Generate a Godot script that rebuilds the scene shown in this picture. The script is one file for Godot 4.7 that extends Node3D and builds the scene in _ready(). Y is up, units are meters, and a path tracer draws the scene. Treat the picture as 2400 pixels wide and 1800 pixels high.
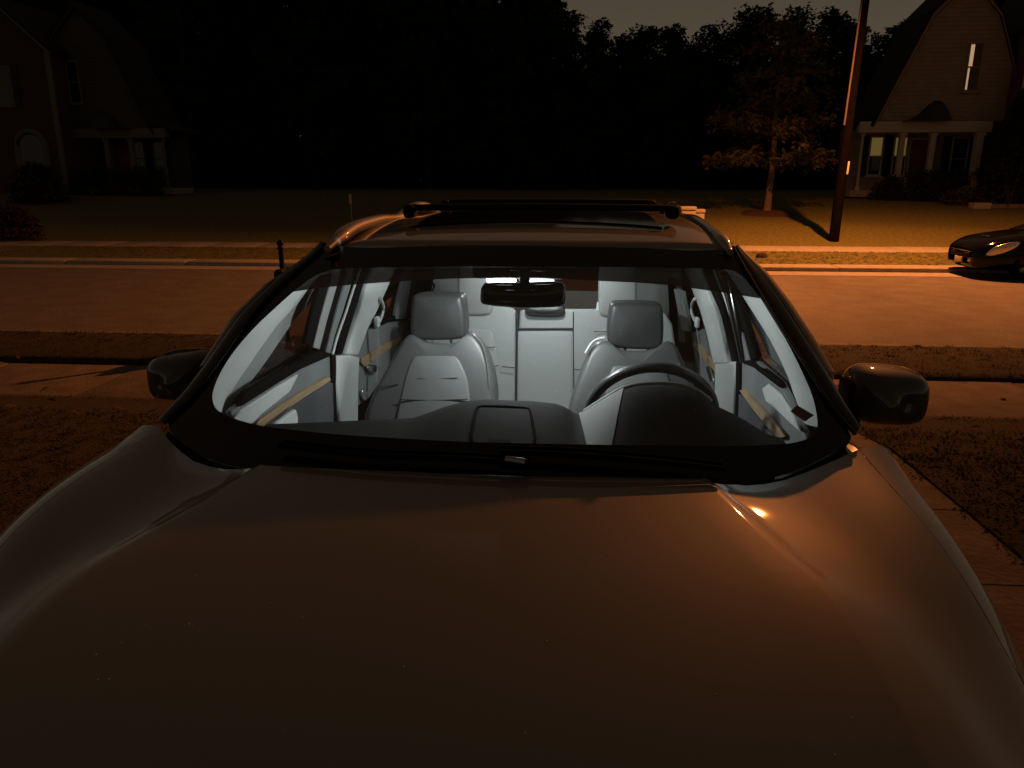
extends Node3D
# A silver SUV with its cabin lights on, parked nose-in on a driveway at night; a street with sodium light and two houses behind it.

var M := {}
var rng := RandomNumberGenerator.new()
var used := {}

func _ready() -> void:
	rng.seed = 4711
	# ---------- camera, sky, street light colour, exposure
	var cam = Camera3D.new()
	cam.name = "camera"
	cam.position = Vector3(0.133, 1.76, 0.0)
	cam.rotation_degrees = Vector3(-15.34, 4.6, 0.0)
	cam.fov = 53.65
	cam.near = 0.02
	cam.far = 400.0
	cam.current = true
	add_child(cam)
	var we = WorldEnvironment.new()
	we.name = "world_environment"
	var env = Environment.new()
	env.background_mode = Environment.BG_SKY
	env.tonemap_mode = Environment.TONE_MAPPER_LINEAR
	env.tonemap_exposure = 1.0
	env.sdfgi_enabled = true
	env.ssao_enabled = true
	env.ssil_enabled = true
	var sky = Sky.new()
	var sm = ProceduralSkyMaterial.new()
	sm.sky_horizon_color = lin(0.125, 0.102, 0.072)
	sm.sky_top_color = lin(0.027, 0.0172, 0.0108)
	sm.sky_curve = 0.16
	sm.ground_horizon_color = lin(0.010, 0.007, 0.004)
	sm.ground_bottom_color = lin(0.004, 0.003, 0.002)
	sm.sky_energy_multiplier = 1.0
	sky.sky_material = sm
	env.sky = sky
	we.environment = env
	add_child(we)
	materials()
	street_lamp()
	ground()
	house(16.15, -35.84, 1.0)
	house(-23.86, -38.0, -1.0)
	pole()
	trees()
	street_things()
	parked_sedan()
	suv()

# ------------------------------------------------------------------ helpers
func lin(r: float, g: float, b: float) -> Color:
	return Color(r, g, b).linear_to_srgb()

func pv(a: Array) -> Array:
	var out = []
	for i in range(0, a.size() - 2, 3):
		out.append(Vector3(a[i], a[i + 1], a[i + 2]))
	return out

func mat(key: String, r: float, g: float, b: float, rough := 0.6, metal := 0.0) -> StandardMaterial3D:
	var m = StandardMaterial3D.new()
	m.resource_name = key
	m.albedo_color = lin(r, g, b)
	m.roughness = rough
	m.metallic = metal
	M[key] = m
	return m

func noise_tex(freq: float, c0: Color, c1: Color, oct := 4, sd := 1, size := 512, c_mid = null, kind := FastNoiseLite.TYPE_SIMPLEX_SMOOTH) -> NoiseTexture2D:
	var n = FastNoiseLite.new()
	n.noise_type = kind
	n.frequency = freq
	n.fractal_octaves = oct
	n.seed = sd
	var t = NoiseTexture2D.new()
	t.width = size
	t.height = size
	t.seamless = true
	t.noise = n
	var gr = Gradient.new()
	gr.set_color(0, c0)
	gr.set_color(1, c1)
	if c_mid != null:
		gr.add_point(0.5, c_mid)
	t.color_ramp = gr
	return t

func bump_tex(freq: float, sd := 5, oct := 4, size := 512) -> NoiseTexture2D:
	return noise_tex(freq, Color.BLACK, Color.WHITE, oct, sd, size)

func tri_mat(key: String, tex: Texture2D, scale: float, rough := 0.9, bump: Texture2D = null, bscale := 1.0) -> StandardMaterial3D:
	var m = mat(key, 1, 1, 1, rough)
	m.albedo_texture = tex
	m.uv1_triplanar = true
	m.uv1_world_triplanar = true
	m.uv1_scale = Vector3.ONE * scale
	if bump:
		m.heightmap_enabled = true
		m.heightmap_texture = bump
		m.heightmap_scale = bscale
	return m

func materials() -> void:
	var m = mat("mirror_paint", 0.045, 0.043, 0.040, 0.6, 0.0)
	m.clearcoat_enabled = true
	m.clearcoat = 1.0
	m.clearcoat_roughness = 0.05
	m = mat("car_paint", 0.31, 0.275, 0.235, 0.54, 0.5)
	m.clearcoat_enabled = true
	m.clearcoat = 1.0
	m.clearcoat_roughness = 0.045
	mat("black_paint", 0.003, 0.003, 0.0033, 0.09)
	M["black_paint"].metallic_specular = 0.4
	mat("gloss_black", 0.004, 0.004, 0.0045, 0.12)
	mat("satin_black", 0.006, 0.006, 0.0065, 0.6)
	M["satin_black"].metallic_specular = 0.3
	mat("speck", 0.75, 0.75, 0.72, 0.5)
	mat("rubber", 0.007, 0.007, 0.007, 0.9)
	M["rubber"].metallic_specular = 0.12
	mat("lamp_chrome", 0.75, 0.74, 0.72, 0.22, 0.9)
	mat("chrome", 0.75, 0.76, 0.78, 0.08, 1.0)
	mat("silver_metal", 0.5, 0.5, 0.51, 0.3, 0.9)
	mat("mirror_glass", 0.85, 0.86, 0.88, 0.02, 1.0)
	# cabin
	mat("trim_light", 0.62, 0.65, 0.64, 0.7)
	mat("headliner", 0.40, 0.42, 0.41, 0.9)
	m = mat("leather", 0.095, 0.098, 0.099, 0.42)
	m.heightmap_enabled = true
	m.heightmap_texture = bump_tex(0.08, 21, 3)
	m.heightmap_scale = 0.03
	m.uv1_triplanar = true
	m.uv1_scale = Vector3.ONE * 6.0
	m = mat("leather_insert", 0.16, 0.166, 0.167, 0.42)
	m.heightmap_enabled = true
	m.heightmap_texture = M["leather"].heightmap_texture
	m.heightmap_scale = 0.04
	m.uv1_triplanar = true
	m.uv1_scale = Vector3.ONE * 6.0
	mat("leather_rear", 0.32, 0.335, 0.332, 0.5)
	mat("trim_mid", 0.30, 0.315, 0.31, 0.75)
	mat("leather_dark", 0.045, 0.047, 0.048, 0.45)
	mat("leather_black", 0.05, 0.052, 0.053, 0.3)
	mat("seam_thread", 0.03, 0.03, 0.034, 0.8)
	mat("belt_and_lit_edge", 0.62, 0.66, 0.66, 0.5)  # pale belt webbing, also the painted light on the driver's bolster edge
	mat("lit_tone_grey", 0.12, 0.126, 0.123, 0.7)  # lighter grey for painted light on the dash flank and a bolster edge
	mat("door_grey", 0.20, 0.215, 0.22, 0.6)
	mat("door_dark", 0.07, 0.073, 0.082, 0.6)
	mat("belt_web", 0.26, 0.27, 0.27, 0.7)
	mat("carpet", 0.03, 0.03, 0.032, 0.95)
	m = tri_mat("dash", noise_tex(0.2, lin(0.009, 0.0098, 0.0093), lin(0.015, 0.016, 0.0152), 3, 31, 256), 9.0, 0.85, bump_tex(0.25, 32, 3, 256), 0.03)
	m.uv1_world_triplanar = true
	mat("dash_panel", 0.012, 0.013, 0.0124, 0.8)
	M["dash_panel"].metallic_specular = 0.2
	M["dash"].metallic_specular = 0.25
	m = tri_mat("wood_trim", noise_tex(0.02, lin(0.30, 0.19, 0.10), lin(0.50, 0.36, 0.22), 4, 41, 256), 2.0, 0.35)
	m.uv1_scale = Vector3(2.0, 14.0, 1.0)
	# glass
	m = mat("glass", 0.9, 0.95, 0.95, 0.02)
	m.albedo_color.a = 0.04
	m.transparency = BaseMaterial3D.TRANSPARENCY_ALPHA
	m = mat("side_glass", 0.05, 0.06, 0.06, 0.03)
	m.albedo_color.a = 0.55
	m.transparency = BaseMaterial3D.TRANSPARENCY_ALPHA
	m = mat("privacy_glass", 0.01, 0.011, 0.012, 0.03)
	m.albedo_color.a = 0.94
	m.transparency = BaseMaterial3D.TRANSPARENCY_ALPHA
	m = mat("shade_glass", 0.003, 0.003, 0.003, 0.05)
	m.albedo_color.a = 0.965
	m.transparency = BaseMaterial3D.TRANSPARENCY_ALPHA
	m = mat("lamp_clear", 0.9, 0.92, 0.95, 0.05)
	m.albedo_color.a = 0.15
	m.transparency = BaseMaterial3D.TRANSPARENCY_ALPHA
	m = mat("cabin_lamp", 0.9, 0.95, 1.0, 0.4)
	m.emission_enabled = true
	m.emission = lin(0.88, 1.0, 1.0)
	m.emission_energy_multiplier = 6.0
	m = mat("sodium_glow", 1.0, 0.6, 0.25, 0.4)
	m.emission_enabled = true
	m.emission = lin(1.0, 0.36, 0.075)
	m.emission_energy_multiplier = 60.0
	mat("sticker_red", 0.09, 0.012, 0.009, 0.6)
	# ground
	tri_mat("asphalt", noise_tex(0.012, lin(0.155, 0.138, 0.122), lin(0.235, 0.213, 0.188), 6, 2, 1024), 0.12, 0.9, bump_tex(0.3, 3, 4, 512), 0.6)
	M["asphalt"].detail_enabled = true
	M["asphalt"].detail_albedo = noise_tex(0.35, Color(0.72, 0.72, 0.72), Color(1, 1, 1), 3, 8, 512)
	M["asphalt"].detail_blend_mode = BaseMaterial3D.BLEND_MODE_MUL
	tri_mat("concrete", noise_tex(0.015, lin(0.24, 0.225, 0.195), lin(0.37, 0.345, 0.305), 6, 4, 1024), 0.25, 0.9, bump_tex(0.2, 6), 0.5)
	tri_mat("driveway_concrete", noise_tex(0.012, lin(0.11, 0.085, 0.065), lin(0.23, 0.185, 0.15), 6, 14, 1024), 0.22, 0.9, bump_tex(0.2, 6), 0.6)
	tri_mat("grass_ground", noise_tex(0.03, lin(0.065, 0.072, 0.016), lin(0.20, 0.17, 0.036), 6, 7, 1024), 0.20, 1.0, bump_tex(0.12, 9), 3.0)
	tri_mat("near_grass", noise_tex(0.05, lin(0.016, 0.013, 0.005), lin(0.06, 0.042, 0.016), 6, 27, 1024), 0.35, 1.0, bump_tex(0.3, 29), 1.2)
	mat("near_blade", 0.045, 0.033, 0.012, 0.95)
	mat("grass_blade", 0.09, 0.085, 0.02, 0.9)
	mat("joint", 0.03, 0.025, 0.02, 0.95)
	tri_mat("mulch", noise_tex(0.1, lin(0.05, 0.022, 0.012), lin(0.12, 0.06, 0.035), 4, 10), 0.8, 1.0, bump_tex(0.2, 11), 3.0)
	mat("dry_leaf", 0.09, 0.045, 0.02, 0.9)
	# vegetation
	m = mat("maple_leaf", 0.055, 0.052, 0.025, 0.85)
	m.backlight_enabled = true
	m.backlight = lin(0.07, 0.06, 0.03)
	mat("wood_leaf", 0.018, 0.022, 0.010, 0.9)
	mat("shrub_leaf", 0.020, 0.026, 0.012, 0.9)
	mat("red_leaf", 0.03, 0.013, 0.009, 0.9)
	mat("dark_bark", 0.014, 0.011, 0.009, 0.95)
	tri_mat("bark", noise_tex(0.05, lin(0.10, 0.075, 0.055), lin(0.22, 0.18, 0.14), 5, 12, 256), 1.2, 0.95, bump_tex(0.1, 13, 4, 256), 2.0)
	m = tri_mat("pole_wood", noise_tex(0.05, lin(0.003, 0.0025, 0.002), lin(0.009, 0.007, 0.005), 5, 15, 256), 1.0, 0.9)
	m.uv1_scale = Vector3(3.0, 0.3, 3.0)
	m.metallic_specular = 0.04
	# houses
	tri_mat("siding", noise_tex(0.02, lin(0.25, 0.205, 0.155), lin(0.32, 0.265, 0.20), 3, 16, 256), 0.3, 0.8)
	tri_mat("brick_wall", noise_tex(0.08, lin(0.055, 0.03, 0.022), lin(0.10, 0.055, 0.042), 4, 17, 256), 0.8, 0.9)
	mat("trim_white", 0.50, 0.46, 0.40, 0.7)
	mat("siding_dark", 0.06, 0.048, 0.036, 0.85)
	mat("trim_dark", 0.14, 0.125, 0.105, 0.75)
	mat("shutter", 0.012, 0.014, 0.012, 0.6)
	mat("roof_shingle", 0.012, 0.011, 0.010, 0.95)
	mat("red_door", 0.16, 0.03, 0.02, 0.5)
	mat("window_dark", 0.006, 0.006, 0.007, 0.08)
	mat("copper_roof", 0.03, 0.035, 0.03, 0.6)
	mat("curtain", 0.12, 0.09, 0.06, 0.9)
	m = mat("window_glow", 0.5, 0.42, 0.2, 0.6)
	m.emission_enabled = true
	m.emission = lin(1.0, 0.70, 0.19)
	m.emission_energy_multiplier = 0.085
	m = mat("window_glow_bright", 0.5, 0.42, 0.3, 0.6)
	m.emission_enabled = true
	m.emission = lin(1.0, 0.62, 0.33)
	m.emission_energy_multiplier = 0.42
	mat("pedestal_beige", 0.42, 0.38, 0.30, 0.7)
	mat("sign_yellow", 0.55, 0.40, 0.10, 0.7)
	mat("reflector_white", 0.7, 0.62, 0.5, 0.5)
	mat("conduit", 0.10, 0.085, 0.075, 0.6)
	mat("galvanised", 0.35, 0.35, 0.34, 0.5, 0.6)

func numbered(called: String) -> String:
	if not used.has(called):
		used[called] = 0
		return called
	used[called] += 1
	return "%s_%03d" % [called, used[called]]

func tag(o: Node3D, label: String, category: String, group := "") -> Node3D:
	o.set_meta("label", label)
	o.set_meta("category", category)
	if group:
		o.set_meta("group", group)
	return o

func thing(called: String, label: String, category: String, at := Vector3.ZERO, group := "") -> Node3D:
	var o = Node3D.new()
	o.name = numbered(called)
	add_child(o)
	o.position = at
	tag(o, label, category, group)
	return o

func mb() -> SurfaceTool:
	var st = SurfaceTool.new()
	st.begin(Mesh.PRIMITIVE_TRIANGLES)
	return st

# commits a builder as ONE named mesh under parent; the points are in world space and are brought into the thing's own space
func put(called: String, st: SurfaceTool, material: String, parent: Node3D = null, label := "") -> MeshInstance3D:
	st.generate_normals()
	var o = MeshInstance3D.new()
	o.mesh = st.commit()
	o.material_override = null
	if o.mesh.get_surface_count():
		o.mesh.surface_set_material(0, M[material])
	if parent == null:
		o.name = numbered(called)
		add_child(o)
	else:
		var n = called
		var k = 0
		while parent.has_node(NodePath(n)):
			k += 1
			n = "%s_%03d" % [called, k]
		o.name = n
		parent.add_child(o, true)
		var p: Node3D = parent
		var off = Vector3.ZERO
		while p != null and p != self:
			off += p.position
			p = p.get_parent() as Node3D
		o.position = -off
	if label:
		o.set_meta("label", label)
	return o

func structure(called: String, st: SurfaceTool, material: String) -> MeshInstance3D:
	var o = put(called, st, material)
	o.set_meta("kind", "structure")
	o.set_meta("label", called.replace("_", " "))
	return o

func tri(st: SurfaceTool, a: Vector3, b: Vector3, c: Vector3, g := -1) -> void:
	st.set_smooth_group(g)
	st.add_vertex(a)
	st.set_smooth_group(g)
	st.add_vertex(b)
	st.set_smooth_group(g)
	st.add_vertex(c)

func quad(st: SurfaceTool, a: Vector3, b: Vector3, c: Vector3, d: Vector3, g := -1) -> void:
	tri(st, a, b, c, g)
	tri(st, a, c, d, g)

# a sheet through rows of points
func grid(st: SurfaceTool, rows: Array, g := 0, flip := false, closed := false) -> void:
	for i in rows.size() - 1:
		var n: int = rows[i].size()
		for j in (n if closed else n - 1):
			var k: int = (j + 1) % n
			if flip:
				quad(st, rows[i][j], rows[i + 1][j], rows[i + 1][k], rows[i][k], g)
			else:
				quad(st, rows[i][j], rows[i][k], rows[i + 1][k], rows[i + 1][j], g)

# a sheet with thickness: the same rows again, moved by off, and the rim
func shell(st: SurfaceTool, rows: Array, off: Vector3, g := 0) -> void:
	var back = []
	for r in rows:
		var q = []
		for p in r:
			q.append(p + off)
		back.append(q)
	grid(st, rows, g)
	grid(st, back, g, true)
	var last = rows.size() - 1
	var n: int = rows[0].size() - 1
	for j in n:
		quad(st, rows[0][j], back[0][j], back[0][j + 1], rows[0][j + 1])
		quad(st, rows[last][j], rows[last][j + 1], back[last][j + 1], back[last][j])
	for i in last:
		quad(st, rows[i][0], rows[i + 1][0], back[i + 1][0], back[i][0])
		quad(st, rows[i][n], back[i][n], back[i + 1][n], rows[i + 1][n])

func frame_of(dir: Vector3) -> Basis:
	var up = Vector3.UP if absf(dir.normalized().y) < 0.95 else Vector3.RIGHT
	var x = up.cross(dir).normalized()
	var y = dir.cross(x).normalized()
	return Basis(x, y, dir.normalized())

func tube(st: SurfaceTool, path: Array, radii: Array, n := 8, g := 0, flat := 1.0, closed := false) -> void:
	var rows = []
	var last = path.size() - 1
	for i in path.size():
		var a: Vector3 = path[maxi(i - 1, 0)]
		var b: Vector3 = path[mini(i + 1, last)]
		if closed:
			a = path[posmod(i - 1, path.size())]
			b = path[(i + 1) % path.size()]
		var bs = frame_of(b - a)
		var r: float = radii[mini(i, radii.size() - 1)]
		var row = []
		for k in n:
			var t = TAU * k / n
			row.append(path[i] + bs.x * cos(t) * r + bs.y * sin(t) * r * flat)
		rows.append(row)
	if closed:
		rows.append(rows[0])
	grid(st, rows, g, false, true)
	if not closed:
		for e in [0, last]:
			for k in n:
				tri(st, path[e], rows[e][k], rows[e][(k + 1) % n])

# a box with chamfered edges
func box(st: SurfaceTool, c: Vector3, s: Vector3, bev := 0.0, basis := Basis.IDENTITY) -> void:
	var h = s / 2.0
	if bev <= 0.0:
		for ax in 3:
			for sg in [-1.0, 1.0]:
				var u = Vector3.ZERO
				var v = Vector3.ZERO
				var w = Vector3.ZERO
				w[ax] = h[ax] * sg
				u[(ax + 1) % 3] = h[(ax + 1) % 3]
				v[(ax + 2) % 3] = h[(ax + 2) % 3] * sg
				quad(st, c + basis * (w - u - v), c + basis * (w - u + v), c + basis * (w + u + v), c + basis * (w + u - v))
		return
	# rounded: a subdivided cube whose points are drawn in to an inner box and pushed out by bev
	var inner = h - Vector3.ONE * minf(bev, minf(h.x, minf(h.y, h.z)) * 0.99)
	var bb = minf(bev, minf(h.x, minf(h.y, h.z)) * 0.99)
	var steps = [-1.0, -0.62, -0.3, 0.3, 0.62, 1.0]
	for ax in 3:
		for sg in [-1.0, 1.0]:
			var rows = []
			for a in steps:
				var row = []
				for b in steps:
					var d = Vector3.ZERO
					d[ax] = sg
					d[(ax + 1) % 3] = a if absf(a) > 0.31 else 0.0
					d[(ax + 2) % 3] = b if absf(b) > 0.31 else 0.0
					var p = Vector3.ZERO
					p[ax] = inner[ax] * sg
					p[(ax + 1) % 3] = inner[(ax + 1) % 3] * signf(a)
					p[(ax + 2) % 3] = inner[(ax + 2) % 3] * signf(b)
					row.append(c + basis * (p + d.normalized() * bb))
				rows.append(row)
			grid(st, rows, 0, sg < 0.0)

# a flat polygon pushed out by off to a solid
func slab(st: SurfaceTool, poly: Array, off: Vector3) -> void:
	var n = poly.size()
	var nm = Vector3.ZERO
	for i in n:
		nm += (poly[i] as Vector3).cross(poly[(i + 1) % n])
	var bs = frame_of(nm)
	var flat = PackedVector2Array()
	for p in poly:
		flat.append(Vector2(bs.x.dot(p), bs.y.dot(p)))
	var idx = Geometry2D.triangulate_polygon(flat)
	for i in range(0, idx.size(), 3):
		tri(st, poly[idx[i]], poly[idx[i + 1]], poly[idx[i + 2]])
		tri(st, poly[idx[i]] + off, poly[idx[i + 2]] + off, poly[idx[i + 1]] + off)
	for i in n:
		var j = (i + 1) % n
		quad(st, poly[i], poly[j], poly[j] + off, poly[i] + off)

func chaikin(p: Array, times := 2, closed := true) -> Array:
	var q = p
	for t in times:
		var r = []
		var n = q.size()
		if not closed:
			r.append(q[0])
		for i in (n if closed else n - 1):
			var a: Vector3 = q[i]
			var b: Vector3 = q[(i + 1) % n]
			r.append(a.lerp(b, 0.25))
			r.append(a.lerp(b, 0.75))
		if not closed:
			r.append(q[n - 1])
		q = r
	return q

func smooth_path(p: Array, per := 6) -> Array:
	var out = []
	for i in p.size() - 1:
		var a: Vector3 = p[maxi(i - 1, 0)]
		var b: Vector3 = p[i]
		var c: Vector3 = p[i + 1]
		var d: Vector3 = p[mini(i + 2, p.size() - 1)]
		for k in per:
			out.append(b.cubic_interpolate(c, a, d, float(k) / per))
	out.append(p[p.size() - 1])
	return out

# n points at even distances along a path
func spread(p: Array, n: int) -> Array:
	var c = Curve3D.new()
	c.bake_interval = 0.008
	for q in p:
		c.add_point(q)
	var out = []
	var l = c.get_baked_length()
	for i in n:
		out.append(c.sample_baked(l * i / (n - 1)))
	return out

func strip(st: SurfaceTool, a: Array, b: Array, n := 24, bulge := Vector3.ZERO, cross := 1, g := 0) -> void:
	var p = spread(a, n)
	var q = spread(b, n)
	var rows = []
	for k in cross + 1:
		var t = float(k) / cross
		var row = []
		for i in n:
			row.append(p[i].lerp(q[i], t) + bulge * sin(PI * t))
		rows.append(row)
	grid(st, rows, g)

# a padded solid on a closed outline: rounded rim and a slightly domed face towards nm
func cushion(st: SurfaceTool, poly: Array, nm: Vector3, thick: float, r: float, dome := 0.0, g := 0) -> void:
	var n = poly.size()
	var c = Vector3.ZERO
	for p in poly:
		c += p / n
	nm = nm.normalized()
	var ins = []
	var bs = frame_of(nm)
	var hx = 0.001
	var hy = 0.001
	for p in poly:
		hx = maxf(hx, absf(bs.x.dot(p - c)))
		hy = maxf(hy, absf(bs.y.dot(p - c)))
	for i in n:
		var d = poly[i] - c
		ins.append(-bs.x * bs.x.dot(d) / maxf(hx, r * 1.5) - bs.y * bs.y.dot(d) / maxf(hy, r * 1.5))
	var rows = []
	for e in [[r, -thick], [0.0, -thick + r * 0.6]]:
		var row = []
		for i in n:
			row.append(poly[i] + ins[i] * e[0] + nm * e[1])
		rows.append(row)
	for k in 6:
		var a = PI / 2.0 * k / 5
		var row = []
		for i in n:
			row.append(poly[i] + ins[i] * r * (1.0 - cos(a)) + nm * (-r + r * sin(a)))
		rows.append(row)
	var rim: Array = rows[rows.size() - 1]
	for k in range(1, 8):
		var t = 1.0 - k / 7.0
		var row = []
		for i in n:
			var p: Vector3 = c + (rim[i] - c) * t
			var u = clampf(bs.x.dot(p - c) / hx, -1.0, 1.0)
			var w = clampf(bs.y.dot(p - c) / hy, -1.0, 1.0)
			row.append(p + nm * dome * (1.0 - u * u) * (1.0 - w * w) * (1.0 - t * t * t * t))
		rows.append(row)
	grid(st, rows, g, false, true)
	var back = []
	for i in n:
		back.append(rows[0][i])
	var bc = c - nm * thick
	for i in n:
		tri(st, bc, back[(i + 1) % n], back[i])

func lathe(st: SurfaceTool, at: Vector3, prof: Array, n := 16, axis := Vector3.UP, g := 0) -> void:
	var bs = frame_of(axis)
	var rows = []
	for p in prof:
		var row = []
		for k in n:
			var t = TAU * k / n
			row.append(at + bs.z * p.y + (bs.x * cos(t) + bs.y * sin(t)) * p.x)
		rows.append(row)
	grid(st, rows, g, false, true)

func ramp(x: float, table: Array) -> float:
	if x <= table[0][0]:
		return table[0][1]
	for i in table.size() - 1:
		if x <= table[i + 1][0]:
			var t: float = (x - table[i][0]) / (table[i + 1][0] - table[i][0])
			return lerpf(table[i][1], table[i + 1][1], t)
	return table[table.size() - 1][1]

# the same through a smooth curve
func curve(x: float, t: Array) -> float:
	var n = t.size()
	if x <= t[0][0]:
		return t[0][1] + (x - t[0][0]) * (t[1][1] - t[0][1]) / (t[1][0] - t[0][0])
	if x >= t[n - 1][0]:
		return t[n - 1][1] + (x - t[n - 1][0]) * (t[n - 1][1] - t[n - 2][1]) / (t[n - 1][0] - t[n - 2][0])
	for i in n - 1:
		if x <= t[i + 1][0]:
			var h: float = t[i + 1][0] - t[i][0]
			var u: float = (x - t[i][0]) / h
			var m0: float = (t[i + 1][1] - t[maxi(i - 1, 0)][1]) / (t[i + 1][0] - t[maxi(i - 1, 0)][0])
			var m1: float = (t[mini(i + 2, n - 1)][1] - t[i][1]) / (t[mini(i + 2, n - 1)][0] - t[i][0])
			var u2 = u * u
			var u3 = u2 * u
			return (2 * u3 - 3 * u2 + 1) * t[i][1] + (u3 - 2 * u2 + u) * h * m0 + (3 * u2 - 2 * u3) * t[i + 1][1] + (u3 - u2) * h * m1
	return 0.0

# ------------------------------------------------------------------ street light (stands on the pole across the street, its head above the frame)
const LAMP := Vector3(7.7, 7.9, -19.2)

func street_lamp() -> void:
	var t = thing("street_lamp", "sodium street lamp on a long arm from the wooden pole", "street lamp", Vector3(7.95, 7.6, -23.7))
	var st = mb()
	tube(st, [Vector3(8.08, 7.8, -23.8), Vector3(7.9, 8.1, -22.2), Vector3(7.78, 8.15, -20.4), Vector3(7.72, 8.12, -19.5)], [0.04], 8)
	put("arm", st, "galvanised", t)
	st = mb()
	box(st, LAMP + Vector3(0, 0.19, 0), Vector3(0.36, 0.2, 0.8), 0.08)
	put("housing", st, "galvanised", t)
	st = mb()
	lathe(st, LAMP + Vector3(0, 0.09, 0), [Vector2(0.0, -0.07), Vector2(0.07, -0.055), Vector2(0.11, -0.02), Vector2(0.115, 0.0)], 14)
	put("lamp_bowl", st, "sodium_glow", t)
	# its optics throw one beam down on the road and one along the street, as road lanterns do
	sodium(Vector3(0.06, -1.0, 0.02), 75.0, 0.72, 195.0)
	sodium(Vector3(-0.85, -0.36, 0.42), 46.0, 0.75, 195.0)

func sodium(dir: Vector3, half: float, soft: float, energy: float) -> void:
	var l = SpotLight3D.new()
	l.name = numbered("sodium_light")
	l.light_color = lin(1.0, 0.285, 0.066)
	l.light_energy = energy
	l.spot_range = 90.0
	l.spot_attenuation = 2.0
	l.spot_angle = half
	l.spot_angle_attenuation = soft
	l.light_size = 0.1
	l.shadow_enabled = true
	add_child(l)
	l.look_at_from_position(LAMP + Vector3(0, -0.12, 0), LAMP + Vector3(0, -0.12, 0) + dir, Vector3.FORWARD)

# ------------------------------------------------------------------ ground
const ROAD := -0.30
const DRIVE := [[-6.4, -0.22], [-5.0, 0.0]]

func lawn_y(z: float) -> float:
	if z > -22.6:
		return -0.2
	return -0.2 + 0.08 * clampf(-22.9 - z, 0.0, 13.1)

func strip_z(st: SurfaceTool, x0: float, x1: float, zs: Array, ys: Array, nx := 1) -> void:
	var rows = []
	for i in zs.size():
		var row = []
		for k in nx + 1:
			row.append(Vector3(lerpf(x0, x1, float(k) / nx), ys[i], zs[i]))
		rows.append(row)
	grid(st, rows, 1)

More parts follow.
